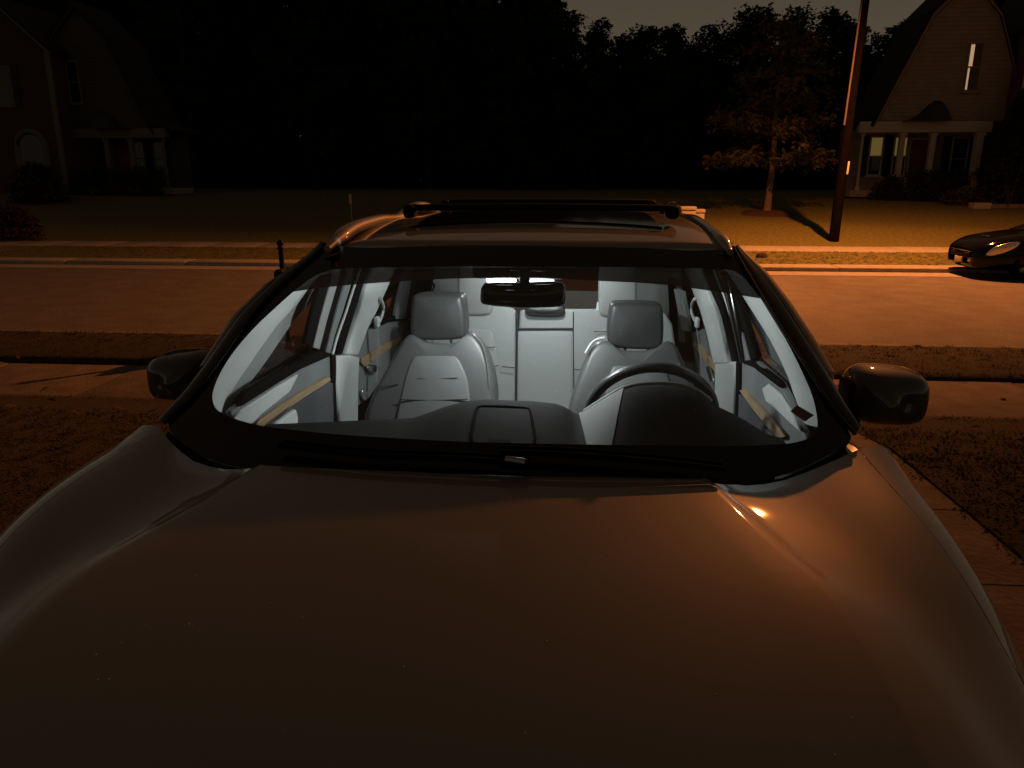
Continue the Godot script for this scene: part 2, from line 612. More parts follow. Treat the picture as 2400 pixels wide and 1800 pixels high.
func ground() -> void:
	# one base sheet to the horizon
	var st = mb()
	strip_z(st, -160, 160, [60, -200], [-0.6, -0.6])
	structure("ground", st, "mulch")
	st = mb()
	strip_z(st, -70, 70, [-9.45, -17.4], [ROAD, ROAD])
	structure("road", st, "asphalt")
	# gutter pans of concrete on both sides
	st = mb()
	strip_z(st, -70, 70, [-16.72, -17.4], [ROAD + 0.006, ROAD - 0.004 + 0.012])
	structure("gutter", st, "concrete")
	# far kerb, segment by segment
	var kerb = Node3D.new()
	kerb.name = "kerb"
	kerb.set_meta("kind", "structure")
	kerb.set_meta("label", "kerb across the street")
	add_child(kerb)
	var x = -33.0
	while x < 30.0:
		st = mb()
		box(st, Vector3(x + 1.5, -0.32, -17.7), Vector3(2.988, 0.25, 0.62), 0.035)
		put("kerb_stone", st, "concrete", kerb)
		x += 3.0
	# near kerb: a low rolled edge
	st = mb()
	strip_z(st, -70, 70, [-9.15, -9.25, -9.38, -9.47, -9.5], [-0.19, -0.192, -0.215, -0.27, ROAD - 0.02])
	structure("near_kerb", st, "driveway_concrete")
	# far verge, pavement, lawn
	st = mb()
	strip_z(st, -70, 70, [-17.98, -18.1, -20.9, -21.0], [-0.2, -0.185, -0.185, -0.215], 1)
	structure("far_verge", st, "grass_ground")
	var pav = Node3D.new()
	pav.name = "far_pavement"
	pav.set_meta("kind", "structure")
	pav.set_meta("label", "concrete pavement across the street")
	add_child(pav)
	x = -33.0
	var k = 0
	while x < 30.0:
		st = mb()
		box(st, Vector3(x + 0.75, -0.265 + 0.004 * sin(k * 2.3), -21.8), Vector3(1.485, 0.16, 1.6), 0.012)
		put("paving_slab", st, "concrete", pav)
		x += 1.5
		k += 1
	st = mb()
	var rows = []
	for i in 41:
		var z = -22.6 - i * 0.9
		var row = []
		for j in 61:
			var xx = -60.0 + j * 2.0
			row.append(Vector3(xx, lawn_y(z) + 0.05 * sin(xx * 0.4 + i) * sin(i * 0.31) * (1.0 if i > 2 else 0.0), z))
		rows.append(row)
	grid(st, rows, 1)
	structure("far_lawn", st, "grass_ground")
	# near side: verge, pavement, driveway and lawns
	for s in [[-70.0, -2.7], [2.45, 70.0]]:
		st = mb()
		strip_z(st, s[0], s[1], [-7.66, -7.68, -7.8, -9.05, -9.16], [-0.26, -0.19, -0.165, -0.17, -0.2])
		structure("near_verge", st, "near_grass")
	st = mb()
	strip_z(st, -2.7, 2.45, [-7.66, -9.2], [-0.222, -0.20])
	structure("driveway_apron", st, "driveway_concrete")
	var near = Node3D.new()
	near.name = "near_pavement"
	near.set_meta("kind", "structure")
	near.set_meta("label", "concrete pavement on the near side of the street")
	add_child(near)
	x = -18.0
	while x < 18.0:
		st = mb()
		box(st, Vector3(x + 0.75, -0.30 + 0.004 * sin(x * 2.3), -7.03), Vector3(1.486, 0.16, 1.24), 0.012)
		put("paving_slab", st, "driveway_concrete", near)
		x += 1.5
	var drive = Node3D.new()
	drive.name = "driveway"
	drive.set_meta("kind", "structure")
	drive.set_meta("label", "concrete driveway under the silver car")
	add_child(drive)
	var zs = [4.0, 1.0, -1.4, -3.2, -4.0, -5.0, -6.38]
	for i in zs.size() - 1:
		for s in [[-2.7, -0.1], [-0.09, 2.3]]:
			st = mb()
			var y0 = curve_drive(zs[i])
			var y1 = curve_drive(zs[i + 1])
			var a = Vector3(s[0], y0, zs[i])
			var b = Vector3(s[1], y0, zs[i])
			var c = Vector3(s[1], y1, zs[i + 1] + 0.012)
			var d = Vector3(s[0], y1, zs[i + 1] + 0.012)
			slab(st, [a, b, c, d], Vector3(0, -0.12, 0))
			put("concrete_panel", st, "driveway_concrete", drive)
	for s in [[-40.0, -2.675], [2.275, 40.0]]:
		st = mb()
		rows = []
		for z in [6.0, 2.0, 0.0, -2.0, -3.5, -5.0, -5.7, -6.3, -6.4, -6.41]:
			var row = []
			for j in 41:
				var t = j / 40.0
				var xx: float = lerpf(s[0], s[1], t)
				var edge = 0.03 * sin(z * 5.0 + j) if (j == 0 or j == 40) else 0.0
				row.append(Vector3(xx + edge * 0.5, curve_drive(z) + (0.014 if z > -6.405 else -0.08), z))
			rows.append(row)
		grid(st, rows, 1)
		var side = 40 if s[0] < -10.0 else 0
		for i in rows.size() - 1:
			quad(st, rows[i][side], rows[i + 1][side], rows[i + 1][side] - Vector3(0, 0.1, 0), rows[i][side] - Vector3(0, 0.1, 0))
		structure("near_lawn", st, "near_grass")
	# grass blades standing up along the edges and on the nearer lawns
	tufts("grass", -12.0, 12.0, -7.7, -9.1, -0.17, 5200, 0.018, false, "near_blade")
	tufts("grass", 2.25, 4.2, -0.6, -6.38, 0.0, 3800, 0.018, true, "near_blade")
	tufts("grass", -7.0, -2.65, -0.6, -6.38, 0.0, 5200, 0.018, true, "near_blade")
	tufts("grass", -15.0, 15.0, -18.02, -20.98, -0.19, 7000, 0.035, false, "grass_blade")
	# fallen leaves on the near grass and pavement
	st = mb()
	var lm = leaf_mesh(0.05)
	var mm = MultiMesh.new()
	mm.transform_format = MultiMesh.TRANSFORM_3D
	mm.mesh = lm
	lm.surface_set_material(0, M["dry_leaf"])
	mm.instance_count = 130
	for i in 130:
		var xx = rng.randf_range(-9.0, -1.4) if i % 3 else rng.randf_range(2.0, 8.0)
		var z = rng.randf_range(-9.0, -1.0)
		var y = curve_drive(z) + 0.05 if z > -6.4 else -0.17
		if z < -6.4 and z > -7.66:
			y = -0.21
		mm.set_instance_transform(i, Transform3D(Basis.from_euler(Vector3(rng.randf_range(-0.4, 0.4), rng.randf() * TAU, rng.randf_range(-0.4, 0.4))), Vector3(xx, y, z)))
	var mi = MultiMeshInstance3D.new()
	mi.name = "fallen_leaves"
	mi.multimesh = mm
	tag(mi, "dry fallen leaves scattered over the near grass and pavement", "leaves")
	mi.set_meta("kind", "stuff")
	add_child(mi)

func curve_drive(z: float) -> float:
	var t = clampf((z + 6.4) / 1.6, 0.0, 1.0)
	return lerpf(-0.22, 0.0, smoothstep(0.0, 1.0, t))

func tufts(called: String, x0: float, x1: float, z0: float, z1: float, y: float, n: int, h: float, drive: bool, material: String) -> void:
	var st = mb()
	for k in 7:
		var a = TAU * k / 7 + 0.3 * k
		var d = Vector3(cos(a), 0, sin(a))
		var w = Vector3(-d.z, 0, d.x) * 0.006
		var o = d * 0.02
		var tip = d * 0.05 + Vector3(0, h * (0.7 + 0.3 * sin(k * 1.7)), 0)
		tri(st, o - w, o + w, tip)
	st.generate_normals()
	var me = st.commit()
	me.surface_set_material(0, M[material])
	var mm = MultiMesh.new()
	mm.transform_format = MultiMesh.TRANSFORM_3D
	mm.mesh = me
	mm.instance_count = n
	for i in n:
		var p = Vector3(rng.randf_range(x0, x1), y, rng.randf_range(z0, z1))
		if drive:
			p.y = curve_drive(p.z) + 0.01
		mm.set_instance_transform(i, Transform3D(Basis(Vector3.UP, rng.randf() * TAU).scaled(Vector3.ONE * rng.randf_range(0.6, 1.3)), p))
	var mi = MultiMeshInstance3D.new()
	mi.name = numbered(called)
	mi.multimesh = mm
	tag(mi, "blades of grass on the lawn beside the %s" % ["driveway" if drive else "street"], "grass", "grass of the lawns and verges")
	mi.set_meta("kind", "stuff")
	add_child(mi)

func leaf_mesh(s: float) -> ArrayMesh:
	var st = mb()
	tri(st, Vector3(-s, 0, 0), Vector3(0, 0.15 * s, -0.6 * s), Vector3(s, 0, 0))
	tri(st, Vector3(-s, 0, 0), Vector3(s, 0, 0), Vector3(0, 0.15 * s, 0.6 * s))
	st.generate_normals()
	return st.commit()

# ------------------------------------------------------------------ trees
func clump_mesh(size: float, n: int, material: String, sd: int) -> ArrayMesh:
	var r = RandomNumberGenerator.new()
	r.seed = sd
	var st = mb()
	for i in n:
		var c = Vector3(r.randf_range(-1, 1), r.randf_range(-0.7, 0.7), r.randf_range(-1, 1)) * size
		var b = Basis.from_euler(Vector3(r.randf_range(-0.8, 0.8), r.randf() * TAU, r.randf_range(-0.8, 0.8)))
		var l = size * r.randf_range(0.28, 0.5)
		var p = [b * Vector3(-l, 0, 0), b * Vector3(0, l * 0.15, l * 0.45), b * Vector3(l, 0, 0), b * Vector3(0, l * 0.15, -l * 0.45)]
		quad(st, c + p[0], c + p[1], c + p[2], c + p[3])
	st.generate_normals()
	var me = st.commit()
	me.surface_set_material(0, M[material])
	return me

func crown(parent: Node3D, me: Mesh, places: Array, called := "crown") -> MultiMeshInstance3D:
	var mm = MultiMesh.new()
	mm.transform_format = MultiMesh.TRANSFORM_3D
	mm.mesh = me
	mm.instance_count = places.size()
	for i in places.size():
		mm.set_instance_transform(i, places[i])
	var mi = MultiMeshInstance3D.new()
	mi.name = called
	mi.multimesh = mm
	mi.set_meta("kind", "stuff")
	parent.add_child(mi, true)
	return mi

func turned(r: RandomNumberGenerator, p: Vector3, s: float) -> Transform3D:
	return Transform3D(Basis.from_euler(Vector3(r.randf_range(-0.6, 0.6), r.randf() * TAU, r.randf_range(-0.6, 0.6))).scaled(Vector3.ONE * s), p)

func trees() -> void:
	var r = RandomNumberGenerator.new()
	r.seed = 99
	# the young maple on the far lawn, in tiers
	var base = Vector3(7.43, 0.38, -30.3)
	var t = thing("maple_tree", "young tree with tiered crown lit orange, on the far lawn behind the utility pole", "tree", base)
	var st = mb()
	tube(st, [base + Vector3(-0.02, -0.1, 0), base + Vector3(0, 0.15, 0), base + Vector3(0.03, 1.0, 0), base + Vector3(0.06, 2.0, 0.02), base + Vector3(0.0, 3.6, 0), base + Vector3(0.05, 5.2, 0), base + Vector3(0.0, 6.4, 0)], [0.2, 0.15, 0.115, 0.105, 0.08, 0.05, 0.015], 10)
	put("trunk", st, "bark", t)
	var me = clump_mesh(0.3, 16, "maple_leaf", 5)
	var places = []
	st = mb()
	var tiers = [[2.05, 2.5, 20], [3.05, 2.4, 17], [4.0, 2.1, 14], [4.95, 1.9, 12], [5.8, 1.5, 9], [6.4, 0.8, 5]]
	for q in tiers:
		var limbs = 7
		for k in limbs:
			var a = TAU * k / limbs + r.randf_range(-0.35, 0.35) + q[0]
			var len: float = q[1] * r.randf_range(0.65, 1.08)
			var d = Vector3(cos(a), 0, sin(a))
			var p0 = base + Vector3(0.03, q[0] - 0.25, 0)
			var p1: Vector3 = base + Vector3(0, q[0] + 0.12 + r.randf_range(-0.3, 0.3), 0) + d * len * 0.5
			var p2: Vector3 = base + Vector3(0, q[0] + 0.05 + r.randf_range(-0.55, 0.4), 0) + d * len
			tube(st, [p0, p1, p2], [0.03, 0.018, 0.006], 5)
			for i in int(q[2] * 0.8):
				var u = pow(r.randf(), 0.6)
				var p = p0.lerp(p1, u * 2.0) if u < 0.5 else p1.lerp(p2, u * 2.0 - 1.0)
				places.append(turned(r, p + Vector3(r.randf_range(-0.4, 0.4), r.randf_range(-0.1, 0.14), r.randf_range(-0.4, 0.4)), r.randf_range(0.5, 1.1)))
	put("limb", st, "bark", t)
	for i in places.size():
		places[i].origin -= base
	crown(t, me, places)
	st = mb()
	var rows = []
	for k in 6:
		var row = []
		for j in 24:
			var a = TAU * j / 24
			var rr: float = [1.25, 1.1, 0.8, 0.5, 0.25, 0.05][k] * (1.0 + 0.08 * sin(a * 3.0 + 1.0))
			row.append(base + Vector3(cos(a) * rr, [-0.13, -0.02, 0.05, 0.09, 0.11, 0.12][k] - sin(a) * rr * 0.08 * -1.0 * -1.0, sin(a) * rr))
		rows.append(row)
	grid(st, rows, 0, false, true)
	tag(put("mulch_bed", st, "mulch"), "round mound of mulch at the foot of the young tree", "mulch bed")
	# the dark trees beyond the houses
	var wood_a = clump_mesh(0.5, 22, "wood_leaf", 6)
	var where = pv([-38.585, 20.087, -56, -36.019, 17.483, -56, -32.842, 18.547, -56, -30.107, 16.787, -56, -26.905, 18.689, -56, -24.227, 16.382, -56, -21.179, 17.723, -56, -18.445, 15.7, -56, -15.494, 16.764, -56, -12.723, 15.026, -56, -10.02, 15.396, -56, -8.174, 13.527, -56, -6.29, 12.869, -56, -4.561, 12.784, -56, -2.679, 12.298, -56, -0.571, 12.892, -56, 1.37, 12.01, -56, 3.016, 11.758, -56, 4.601, 12.075, -56, 6.296, 11.795, -56, 8.002, 11.289, -56, 9.378, 12.032, -56, 10.916, 12.764, -56, 12.671, 13.179, -56, 14.615, 12.981, -56, 16.422, 12.62, -56, 18.846, 12.471, -56, 20.897, 11.943, -56, 22.258, 12.198, -56, 24.714, 11.61, -56, 27.548, 11.843, -56])
	var rows_txt = ["tall dark tree", "broad dark tree", "round-headed dark tree"]
	for i in where.size():
		var p: Vector3 = where[i]
		var b = Vector3(p.x, 0.85, p.z + 3.0 * sin(i * 2.1) * 0.6)
		var top: float = p.y - (0.5 if i > 9 else 0.0)
		var near_i = i
		var tr = thing("woodland_tree", "", "tree", b, "dark trees along the skyline")
		tr.set_meta("label", woodland_label(i))
		st = mb()
		tube(st, [b, b + Vector3(0.1 * sin(i), (top - 0.85) * 0.45, 0), b + Vector3(0, (top - 0.85) * 0.85, 0)], [0.28, 0.2, 0.05], 7)
		put("trunk", st, "dark_bark", tr)
		var pl = []
		var h = top - 0.85
		var rad = 2.3 + 0.5 * sin(i * 1.9)
		# rounded masses of foliage, fuller below
		for q in 13:
			var v = (q + 0.5) / 13.0
			var rb = rad * lerpf(0.62, 0.42, v)
			var a = q * 2.4 + i
			var off = rad * (1.0 - v * v) * r.randf_range(0.45, 0.95)
			var cc = Vector3(cos(a) * off, minf(h * (0.10 + 0.86 * v), h - rb - 0.1), sin(a) * off)
			for w in 34:
				var d = Vector3(r.randf_range(-1, 1), r.randf_range(-1, 1), r.randf_range(-1, 1)).normalized()
				pl.append(turned(r, cc + d * rb * pow(r.randf(), 0.35), r.randf_range(0.55, 0.95)))
		crown(tr, wood_a, pl)
	# the mass of woods behind them, read as one
	var pl = []
	for i in 5200:
		var x = r.randf_range(-48.0, 34.0)
		var hmax = 9.0 if x > -2.0 and x < 29.0 else 16.0
		pl.append(turned(r, Vector3(x, r.randf_range(0.5, hmax), r.randf_range(-66.0, -60.0)), r.randf_range(2.2, 3.2)))
	var woods = Node3D.new()
	woods.name = "distant_woods"
	tag(woods, "dark mass of woods behind the skyline trees", "woods")
	woods.set_meta("kind", "stuff")
	add_child(woods)
	crown(woods, wood_a, pl, "foliage")

func woodland_label(i: int) -> String:
	var n = ["first", "second", "third", "fourth", "fifth", "sixth", "seventh", "eighth", "ninth", "tenth"]
	if i < 11:
		return "black tree rising out of the picture, %s from the left-hand house" % n[mini(i, 9)] if i < 10 else "black tree rising out of the picture, last before the open sky"
	if i < 23:
		var j = i - 11
		return "%s dark treetop against the sky counting from its left end" % (n[j] if j < 10 else ["eleventh", "twelfth"][j - 10])
	if i < 26:
		return "dark tree %s the crown of the young lawn tree" % ["behind the left of", "directly behind", "behind the right of"][i - 23]
	return "dark treetop %s" % ["just right of the utility pole", "between utility pole and right-hand gable", "touching the right-hand gable", "behind the right-hand house roof", "hidden behind the right-hand brick wing"][mini(i - 26, 4)]

func bush(called: String, label: String, category: String, at: Vector3, size: Vector3, material: String, n: int, shape := 0, group := "") -> void:
	var r = RandomNumberGenerator.new()
	r.seed = int(absf(at.x) * 100.0) + 7
	var t = thing(called, label, category, at, group)
	var st = mb()
	for k in 4:
		var d = Vector3(cos(k * 1.6), 0, sin(k * 1.6)) * 0.15
		tube(st, [at + Vector3(0, -0.1, 0), at + d * size.x + Vector3(0, size.y * 0.5, 0)], [0.03, 0.01], 5)
	put("stem", st, "bark", t)
	var pl = []
	for i in n:
		var v = r.randf()
		var a = r.randf() * TAU
		var rr = sqrt(r.randf())
		var p: Vector3
		if shape == 1:
			rr *= (1.0 - v) * 0.92 + 0.05
			p = Vector3(cos(a) * rr * size.x / 2, v * size.y, sin(a) * rr * size.z / 2)
		elif shape == 2:
			p = Vector3(r.randf_range(-0.5, 0.5) * size.x, v * size.y, r.randf_range(-0.5, 0.5) * size.z)
		else:
			rr *= sqrt(maxf(0.05, 1.0 - pow(v, 2.5)))
			p = Vector3(cos(a) * rr * size.x / 2, v * size.y, sin(a) * rr * size.z / 2)
		pl.append(turned(r, p, r.randf_range(0.6, 1.1)))
	crown(t, clump_mesh(0.2, 12, material, 9), pl, "foliage")

# ------------------------------------------------------------------ pole and small street things
func pole() -> void:
	var b = Vector3(7.87, -0.14, -23.73)
	var t = thing("utility_pole", "tall dark wooden utility pole with a white marker strip on the lit lawn", "utility pole", b)
	var st = mb()
	tube(st, [b + Vector3(0, -0.3, 0), b + Vector3(0.06, 2.0, -0.1), b + Vector3(0.2, 7.0, -0.15), b + Vector3(0.27, 9.6, -0.18)], [0.15, 0.14, 0.11, 0.095], 14)
	put("shaft", st, "pole_wood", t)
	st = mb()
	var p = Vector3(8.05, 1.95, -23.69)
	box(st, Vector3(8.03, 1.98, -23.655), Vector3(0.05, 0.36, 0.012), 0.003, Basis(Vector3.BACK, -0.04))
	put("marker_strip", st, "reflector_white", t)
	st = mb()
	tube(st, [b + Vector3(-0.075, 3.3, 0.06), b + Vector3(0.06, 7.0, 0.0), b + Vector3(0.13, 9.2, -0.02)], [0.028], 8)
	put("cable_riser", st, "conduit", t)
	st = mb()
	box(st, Vector3(8.12, 8.9, -23.9), Vector3(1.9, 0.1, 0.09), 0.01)
	put("cross_arm", st, "pole_wood", t)

func street_things() -> void:
	# cable pedestals beside the far pavement
	var a = Vector3(4.25, -0.12, -24.6)
	for q in [[Vector3(3.62, -0.12, -24.4), Vector3(0.44, 0.86, 0.34), "pale utility pedestal with an overhanging lid, nearer the street"], [Vector3(4.02, -0.08, -24.9), Vector3(0.34, 0.72, 0.34), "lower duller utility pedestal just behind the lidded one"]]:
		var t = thing("utility_pedestal", q[2], "utility box", q[0], "utility pedestals on the far lawn")
		var st = mb()
		box(st, q[0] + Vector3(0, q[1].y * 0.5 - 0.06, 0), q[1] + Vector3(0, 0.1, 0), 0.02)
		put("body", st, "pedestal_beige", t)
		st = mb()
		box(st, q[0] + Vector3(0, q[1].y + 0.05, 0), Vector3(q[1].x + 0.04, 0.11, q[1].z + 0.06), 0.025)
		put("lid", st, "pedestal_beige", t)
		st = mb()
		box(st, q[0] + Vector3(0.02, q[1].y * 0.72, q[1].z / 2 + 0.002), Vector3(0.09, 0.07, 0.02), 0.004)
		put("latch", st, "satin_black", t)
	# marker stake on the left of the far lawn
	var s = Vector3(-7.2, 0.0, -25.2)
	var t = thing("marker_stake", "thin stake with a small yellowish plate on the dark far lawn", "marker", s)
	var st = mb()
	tube(st, [s + Vector3(0, -0.2, 0), s + Vector3(-0.03, 1.1, 0)], [0.011], 6)
	put("stake", st, "galvanised", t)
	st = mb()
	box(st, s + Vector3(-0.03, 1.02, 0.02), Vector3(0.085, 0.3, 0.012), 0.003)
	put("plate", st, "sign_yellow", t)
	# black letterbox on a post beyond the car
	s = Vector3(-3.29, -0.2, -8.75)
	t = thing("letterbox", "black letterbox on a finial-topped post beside the road, beyond the car", "letterbox", s)
	st = mb()
	tube(st, [s + Vector3(0, -0.2, 0), s + Vector3(0.0, 1.14, 0)], [0.03], 8)
	put("post", st, "satin_black", t)
	st = mb()
	lathe(st, s + Vector3(0, 1.13, 0), [Vector2(0.0, -0.01), Vector2(0.04, 0.0), Vector2(0.042, 0.02), Vector2(0.025, 0.03), Vector2(0.043, 0.06), Vector2(0.036, 0.09), Vector2(0.0, 0.11)], 12)
	put("finial", st, "satin_black", t)
	st = mb()
	var prof = []
	for k in 9:
		var an = PI * k / 8
		prof.append(Vector3(s.x + 0.02 + 0.055 * cos(an), s.y + 0.86 + 0.055 * sin(an), s.z + 0.18))
	prof.append(Vector3(s.x - 0.035, s.y + 0.72, s.z + 0.18))
	prof.append(Vector3(s.x + 0.075, s.y + 0.72, s.z + 0.18))
	slab(st, prof, Vector3(0, 0, -0.3))
	put("box", st, "satin_black", t)
	st = mb()
	box(st, s + Vector3(0.093, 0.86, -0.05), Vector3(0.012, 0.14, 0.035), 0.003)
	put("flag", st, "red_door", t)
	# drain stain / tuft on the far verge, small pale pebble bits
	st = mb()
	var d = Vector3(4.75, -0.17, -19.3)
	for k in 5:
		lathe(st, d + Vector3(0.06 * cos(k * 1.3), 0.0, 0.06 * sin(k * 1.3)), [Vector2(0.09, -0.02), Vector2(0.08, 0.05), Vector2(0.04, 0.09), Vector2(0.0, 0.1)], 8)
	tag(put("leaf_pile", st, "red_leaf"), "small dark heap of leaves on the lit far verge", "leaves")
	# planting round the houses
	bush("conical_shrub", "tall dark conical evergreen in front of the right-hand house", "shrub", Vector3(17.7, 0.55, -33.2), Vector3(4.0, 4.4, 3.4), "shrub_leaf", 1100, 1)
	bush("clipped_hedge", "low dark clipped hedge below the porch of the right-hand house", "hedge", Vector3(15.4, 0.75, -34.6), Vector3(2.1, 1.15, 0.9), "shrub_leaf", 380, 2)
	bush("low_bush", "low brownish bush at the lawn edge before the right-hand porch", "shrub", Vector3(15.75, 0.62, -33.1), Vector3(1.5, 0.55, 1.0), "maple_leaf", 140, 0)
	bush("porch_shrub", "dark loose shrub at the left end of the right-hand porch", "shrub", Vector3(13.6, 0.75, -34.8), Vector3(1.6, 0.9, 1.0), "shrub_leaf", 180, 0)
	bush("red_bush", "round reddish bush at the left edge of the far lawn", "shrub", Vector3(-23.6, 0.6, -33.0), Vector3(2.6, 1.6, 2.0), "red_leaf", 300, 0)
	bush("porch_shrub", "dark shrub row below the porch of the left-hand house", "shrub", Vector3(-21.8, 0.8, -36.2), Vector3(4.6, 1.3, 1.0), "shrub_leaf", 420, 2)
	bush("verge_bush", "low brown bush at the left end of the far pavement", "shrub", Vector3(-17.2, -0.1, -22.6), Vector3(1.6, 0.9, 1.2), "red_leaf", 180, 0)
	# garden path to the right-hand house
	st = mb()
	box(st, Vector3(18.4, 0.60, -32.4), Vector3(4.6, 0.16, 1.1), 0.02)
	structure("garden_path", st, "driveway_concrete")
	st = mb()
	box(st, Vector3(15.95, 0.62, -31.9), Vector3(0.65, 0.24, 0.5), 0.03)
	tag(put("stepping_block", st, "concrete"), "pale stone block at the end of the garden path", "stone")

# ------------------------------------------------------------------ houses: two of a kind, mirrored
func house(cx: float, zf: float, m: float) -> void:
	var right = m > 0.0
	var g = 0.84
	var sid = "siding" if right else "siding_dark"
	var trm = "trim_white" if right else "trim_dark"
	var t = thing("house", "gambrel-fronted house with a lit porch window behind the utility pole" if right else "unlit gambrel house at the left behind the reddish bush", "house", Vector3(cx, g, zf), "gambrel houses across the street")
	var P = func(x: float, y: float, z: float) -> Vector3: return Vector3(cx + m * x, y, zf + z)
	var st = mb()
	# front gable wall over the porch
	var gab = [[-3.17, 4.0], [-1.36, 8.19], [0.0, 9.6], [1.36, 8.19], [3.17, 4.0]]
	var poly = []
	for q in gab:
		poly.append(P.call(q[0], q[1], 0.0))
	slab(st, poly, Vector3(0, 0, -0.25))
	put("gable_wall", st, sid, t)
	# lapped boards proud of it
	st = mb()
	var y = 4.05
	while y < 9.3:
		var hw: float = lerpf(3.17, 1.36, (y - 4.0) / 4.19) if y < 8.19 else lerpf(1.36, 0.0, (y - 8.19) / 1.41)
		quad(st, P.call(-hw, y, 0.028), P.call(hw, y, 0.028), P.call(hw - 0.03, y + 0.17, 0.006), P.call(-hw + 0.03, y + 0.17, 0.006))
		quad(st, P.call(-hw, y, 0.028), P.call(hw, y, 0.028), P.call(hw, y, 0.002), P.call(-hw, y, 0.002))
		y += 0.17
	var lap = put("lap_siding", st, sid, t)
	lap.set_meta("kind", "stuff")
	# roof slopes
	st = mb()
	for sd in [-1.0, 1.0]:
		var e = [[3.3, 3.78], [1.44, 8.24], [0.0, 9.74]]
		for i in 2:
			var a: Vector3 = P.call(sd * e[i][0], e[i][1], 0.28)
			var b: Vector3 = P.call(sd * e[i + 1][0], e[i + 1][1], 0.28)
			var nrm = Vector3(0, 0, 1).cross(b - a).normalized() * 0.12
			slab(st, [a, b, b + Vector3(0, 0, -3.2), a + Vector3(0, 0, -3.2)], nrm)
	put("roof", st, "roof_shingle", t)
	st = mb()
	for sd in [-1.0, 1.0]:
		var e = [[3.24, 3.8], [1.38, 8.16], [0.0, 9.6]]
		for i in 2:
			tube(st, [P.call(sd * e[i][0], e[i][1], 0.2), P.call(sd * e[i + 1][0], e[i + 1][1], 0.2)], [0.075], 4)
	put("rake_board", st, sid, t)
	# rear body
	st = mb()
	box(st, P.call(0.0, 2.5, -2.6), Vector3(5.9, 3.4, 1.3), 0.0)
	put("rear_wall", st, sid, t)
	# porch: beam, posts, floor, back wall
	st = mb()
	box(st, P.call(-1.1, 3.78, 0.05), Vector3(5.5, 0.46, 0.4), 0.02)
	put("porch_beam", st, trm, t)
	st = mb()
	slab(st, [P.call(-4.2, 3.9, 0.35), P.call(-3.1, 4.15, 0.0), P.call(-3.1, 4.15, -3.0), P.call(-4.2, 3.9, -3.0)], Vector3(0, 0.1, 0))
	put("porch_roof", st, "roof_shingle", t)
	for q in [[-3.6, 0.1], [-1.94, 0.22], [-0.66, 0.22], [1.25, 0.3]]:
		st = mb()
		box(st, P.call(q[0], 2.36, 0.05), Vector3(q[1], 2.4, q[1]), 0.015)
		box(st, P.call(q[0], 3.48, 0.05), Vector3(q[1] + 0.08, 0.12, q[1] + 0.08), 0.01)
		box(st, P.call(q[0], 1.22, 0.05), Vector3(q[1] + 0.08, 0.14, q[1] + 0.08), 0.01)
		put("porch_column", st, trm, t)
	st = mb()
	box(st, P.call(-1.1, 1.0, -0.75), Vector3(5.7, 0.3, 2.1), 0.02)
	put("porch_floor", st, "concrete", t)
	st = mb()
	box(st, P.call(-1.1, 2.4, -1.85), Vector3(5.6, 2.6, 0.12))
	put("porch_wall", st, sid, t)
	# windows and door in the recess
	var zb = -1.78
	window(t, P, -2.62, 1.75, 0.62, 1.75, zb, right, true)
	window(t, P, -1.55, 1.75, 0.62, 1.75, zb, right, true)
	window(t, P, 1.0, 1.55, 0.75, 1.9, zb, false, true)
	st = mb()
	box(st, P.call(-0.32, 2.25, zb + 0.02), Vector3(0.92, 2.15, 0.06), 0.01)
	var door = put("door", st, "red_door", t)
	st = mb()
	lathe(st, P.call(-0.02, 2.1, zb + 0.08), [Vector2(0.0, 0.03), Vector2(0.03, 0.02), Vector2(0.03, -0.02), Vector2(0.0, -0.03)], 8, Vector3.BACK)
	put("handle", st, "chrome", door)
	st = mb()
	for sx in [-0.52, 0.52]:
		box(st, P.call(-0.32 + sx, 2.27, zb + 0.02), Vector3(0.1, 2.25, 0.09), 0.01)
	box(st, P.call(-0.32, 3.38, zb + 0.021), Vector3(1.16, 0.1, 0.1), 0.01)
	put("door_frame", st, trm, t)
	# little flared roof over the steps
	st = mb()
	var rows = []
	for k in 15:
		var u = k / 14.0
		var yy = ramp(u, [[0.0, 4.0], [0.2, 4.06], [0.4, 4.32], [0.58, 4.7], [0.72, 4.86], [0.88, 4.84], [0.95, 4.66], [1.0, 4.18]])
		var xx = lerpf(-2.1, -0.25, u)
		rows.append([P.call(xx, yy, 0.02), P.call(xx, 4.0 + (yy - 4.0) * 0.72, 0.4), P.call(xx, 4.02, 0.72)])
	shell(st, rows, Vector3(0, -0.03, 0))
	put("flared_hood", st, "copper_roof", t)
	# upper window: a bright gap beside the drawn curtain at the right-hand house
	window(t, P, 0.30, 5.2, 0.62, 1.95, 0.03, false, false, right)
	# brick wing
	var wx = 2.16 if right else 0.95
	var wz = 1.2
	st = mb()
	slab(st, [P.call(wx, g - 0.3, wz), P.call(wx, 7.6, wz), P.call(wx + 2.3, 9.7, wz), P.call(wx + 4.6, 7.6, wz), P.call(wx + 4.6, g - 0.3, wz)], Vector3(0, 0, -7.0))
	put("brick_wing", st, "brick_wall", t)
	st = mb()
	for sd in [0, 1]:
		var a: Vector3 = P.call(wx - 0.3 + sd * 5.2, 7.35, wz + 0.3)
		var b: Vector3 = P.call(wx + 2.3, 9.75, wz + 0.3)
		slab(st, [a, b, b + Vector3(0, 0, -7.5), a + Vector3(0, 0, -7.5)], Vector3(0, 0.14, 0))
	put("wing_roof", st, "roof_shingle", t)
	st = mb()
	for sd in [0, 1]:
		tube(st, [P.call(wx - 0.28 + sd * 5.16, 7.28, wz + 0.22), P.call(wx + 2.3, 9.66, wz + 0.22)], [0.1], 4)
	put("wing_rake_board", st, trm, t)
	st = mb()
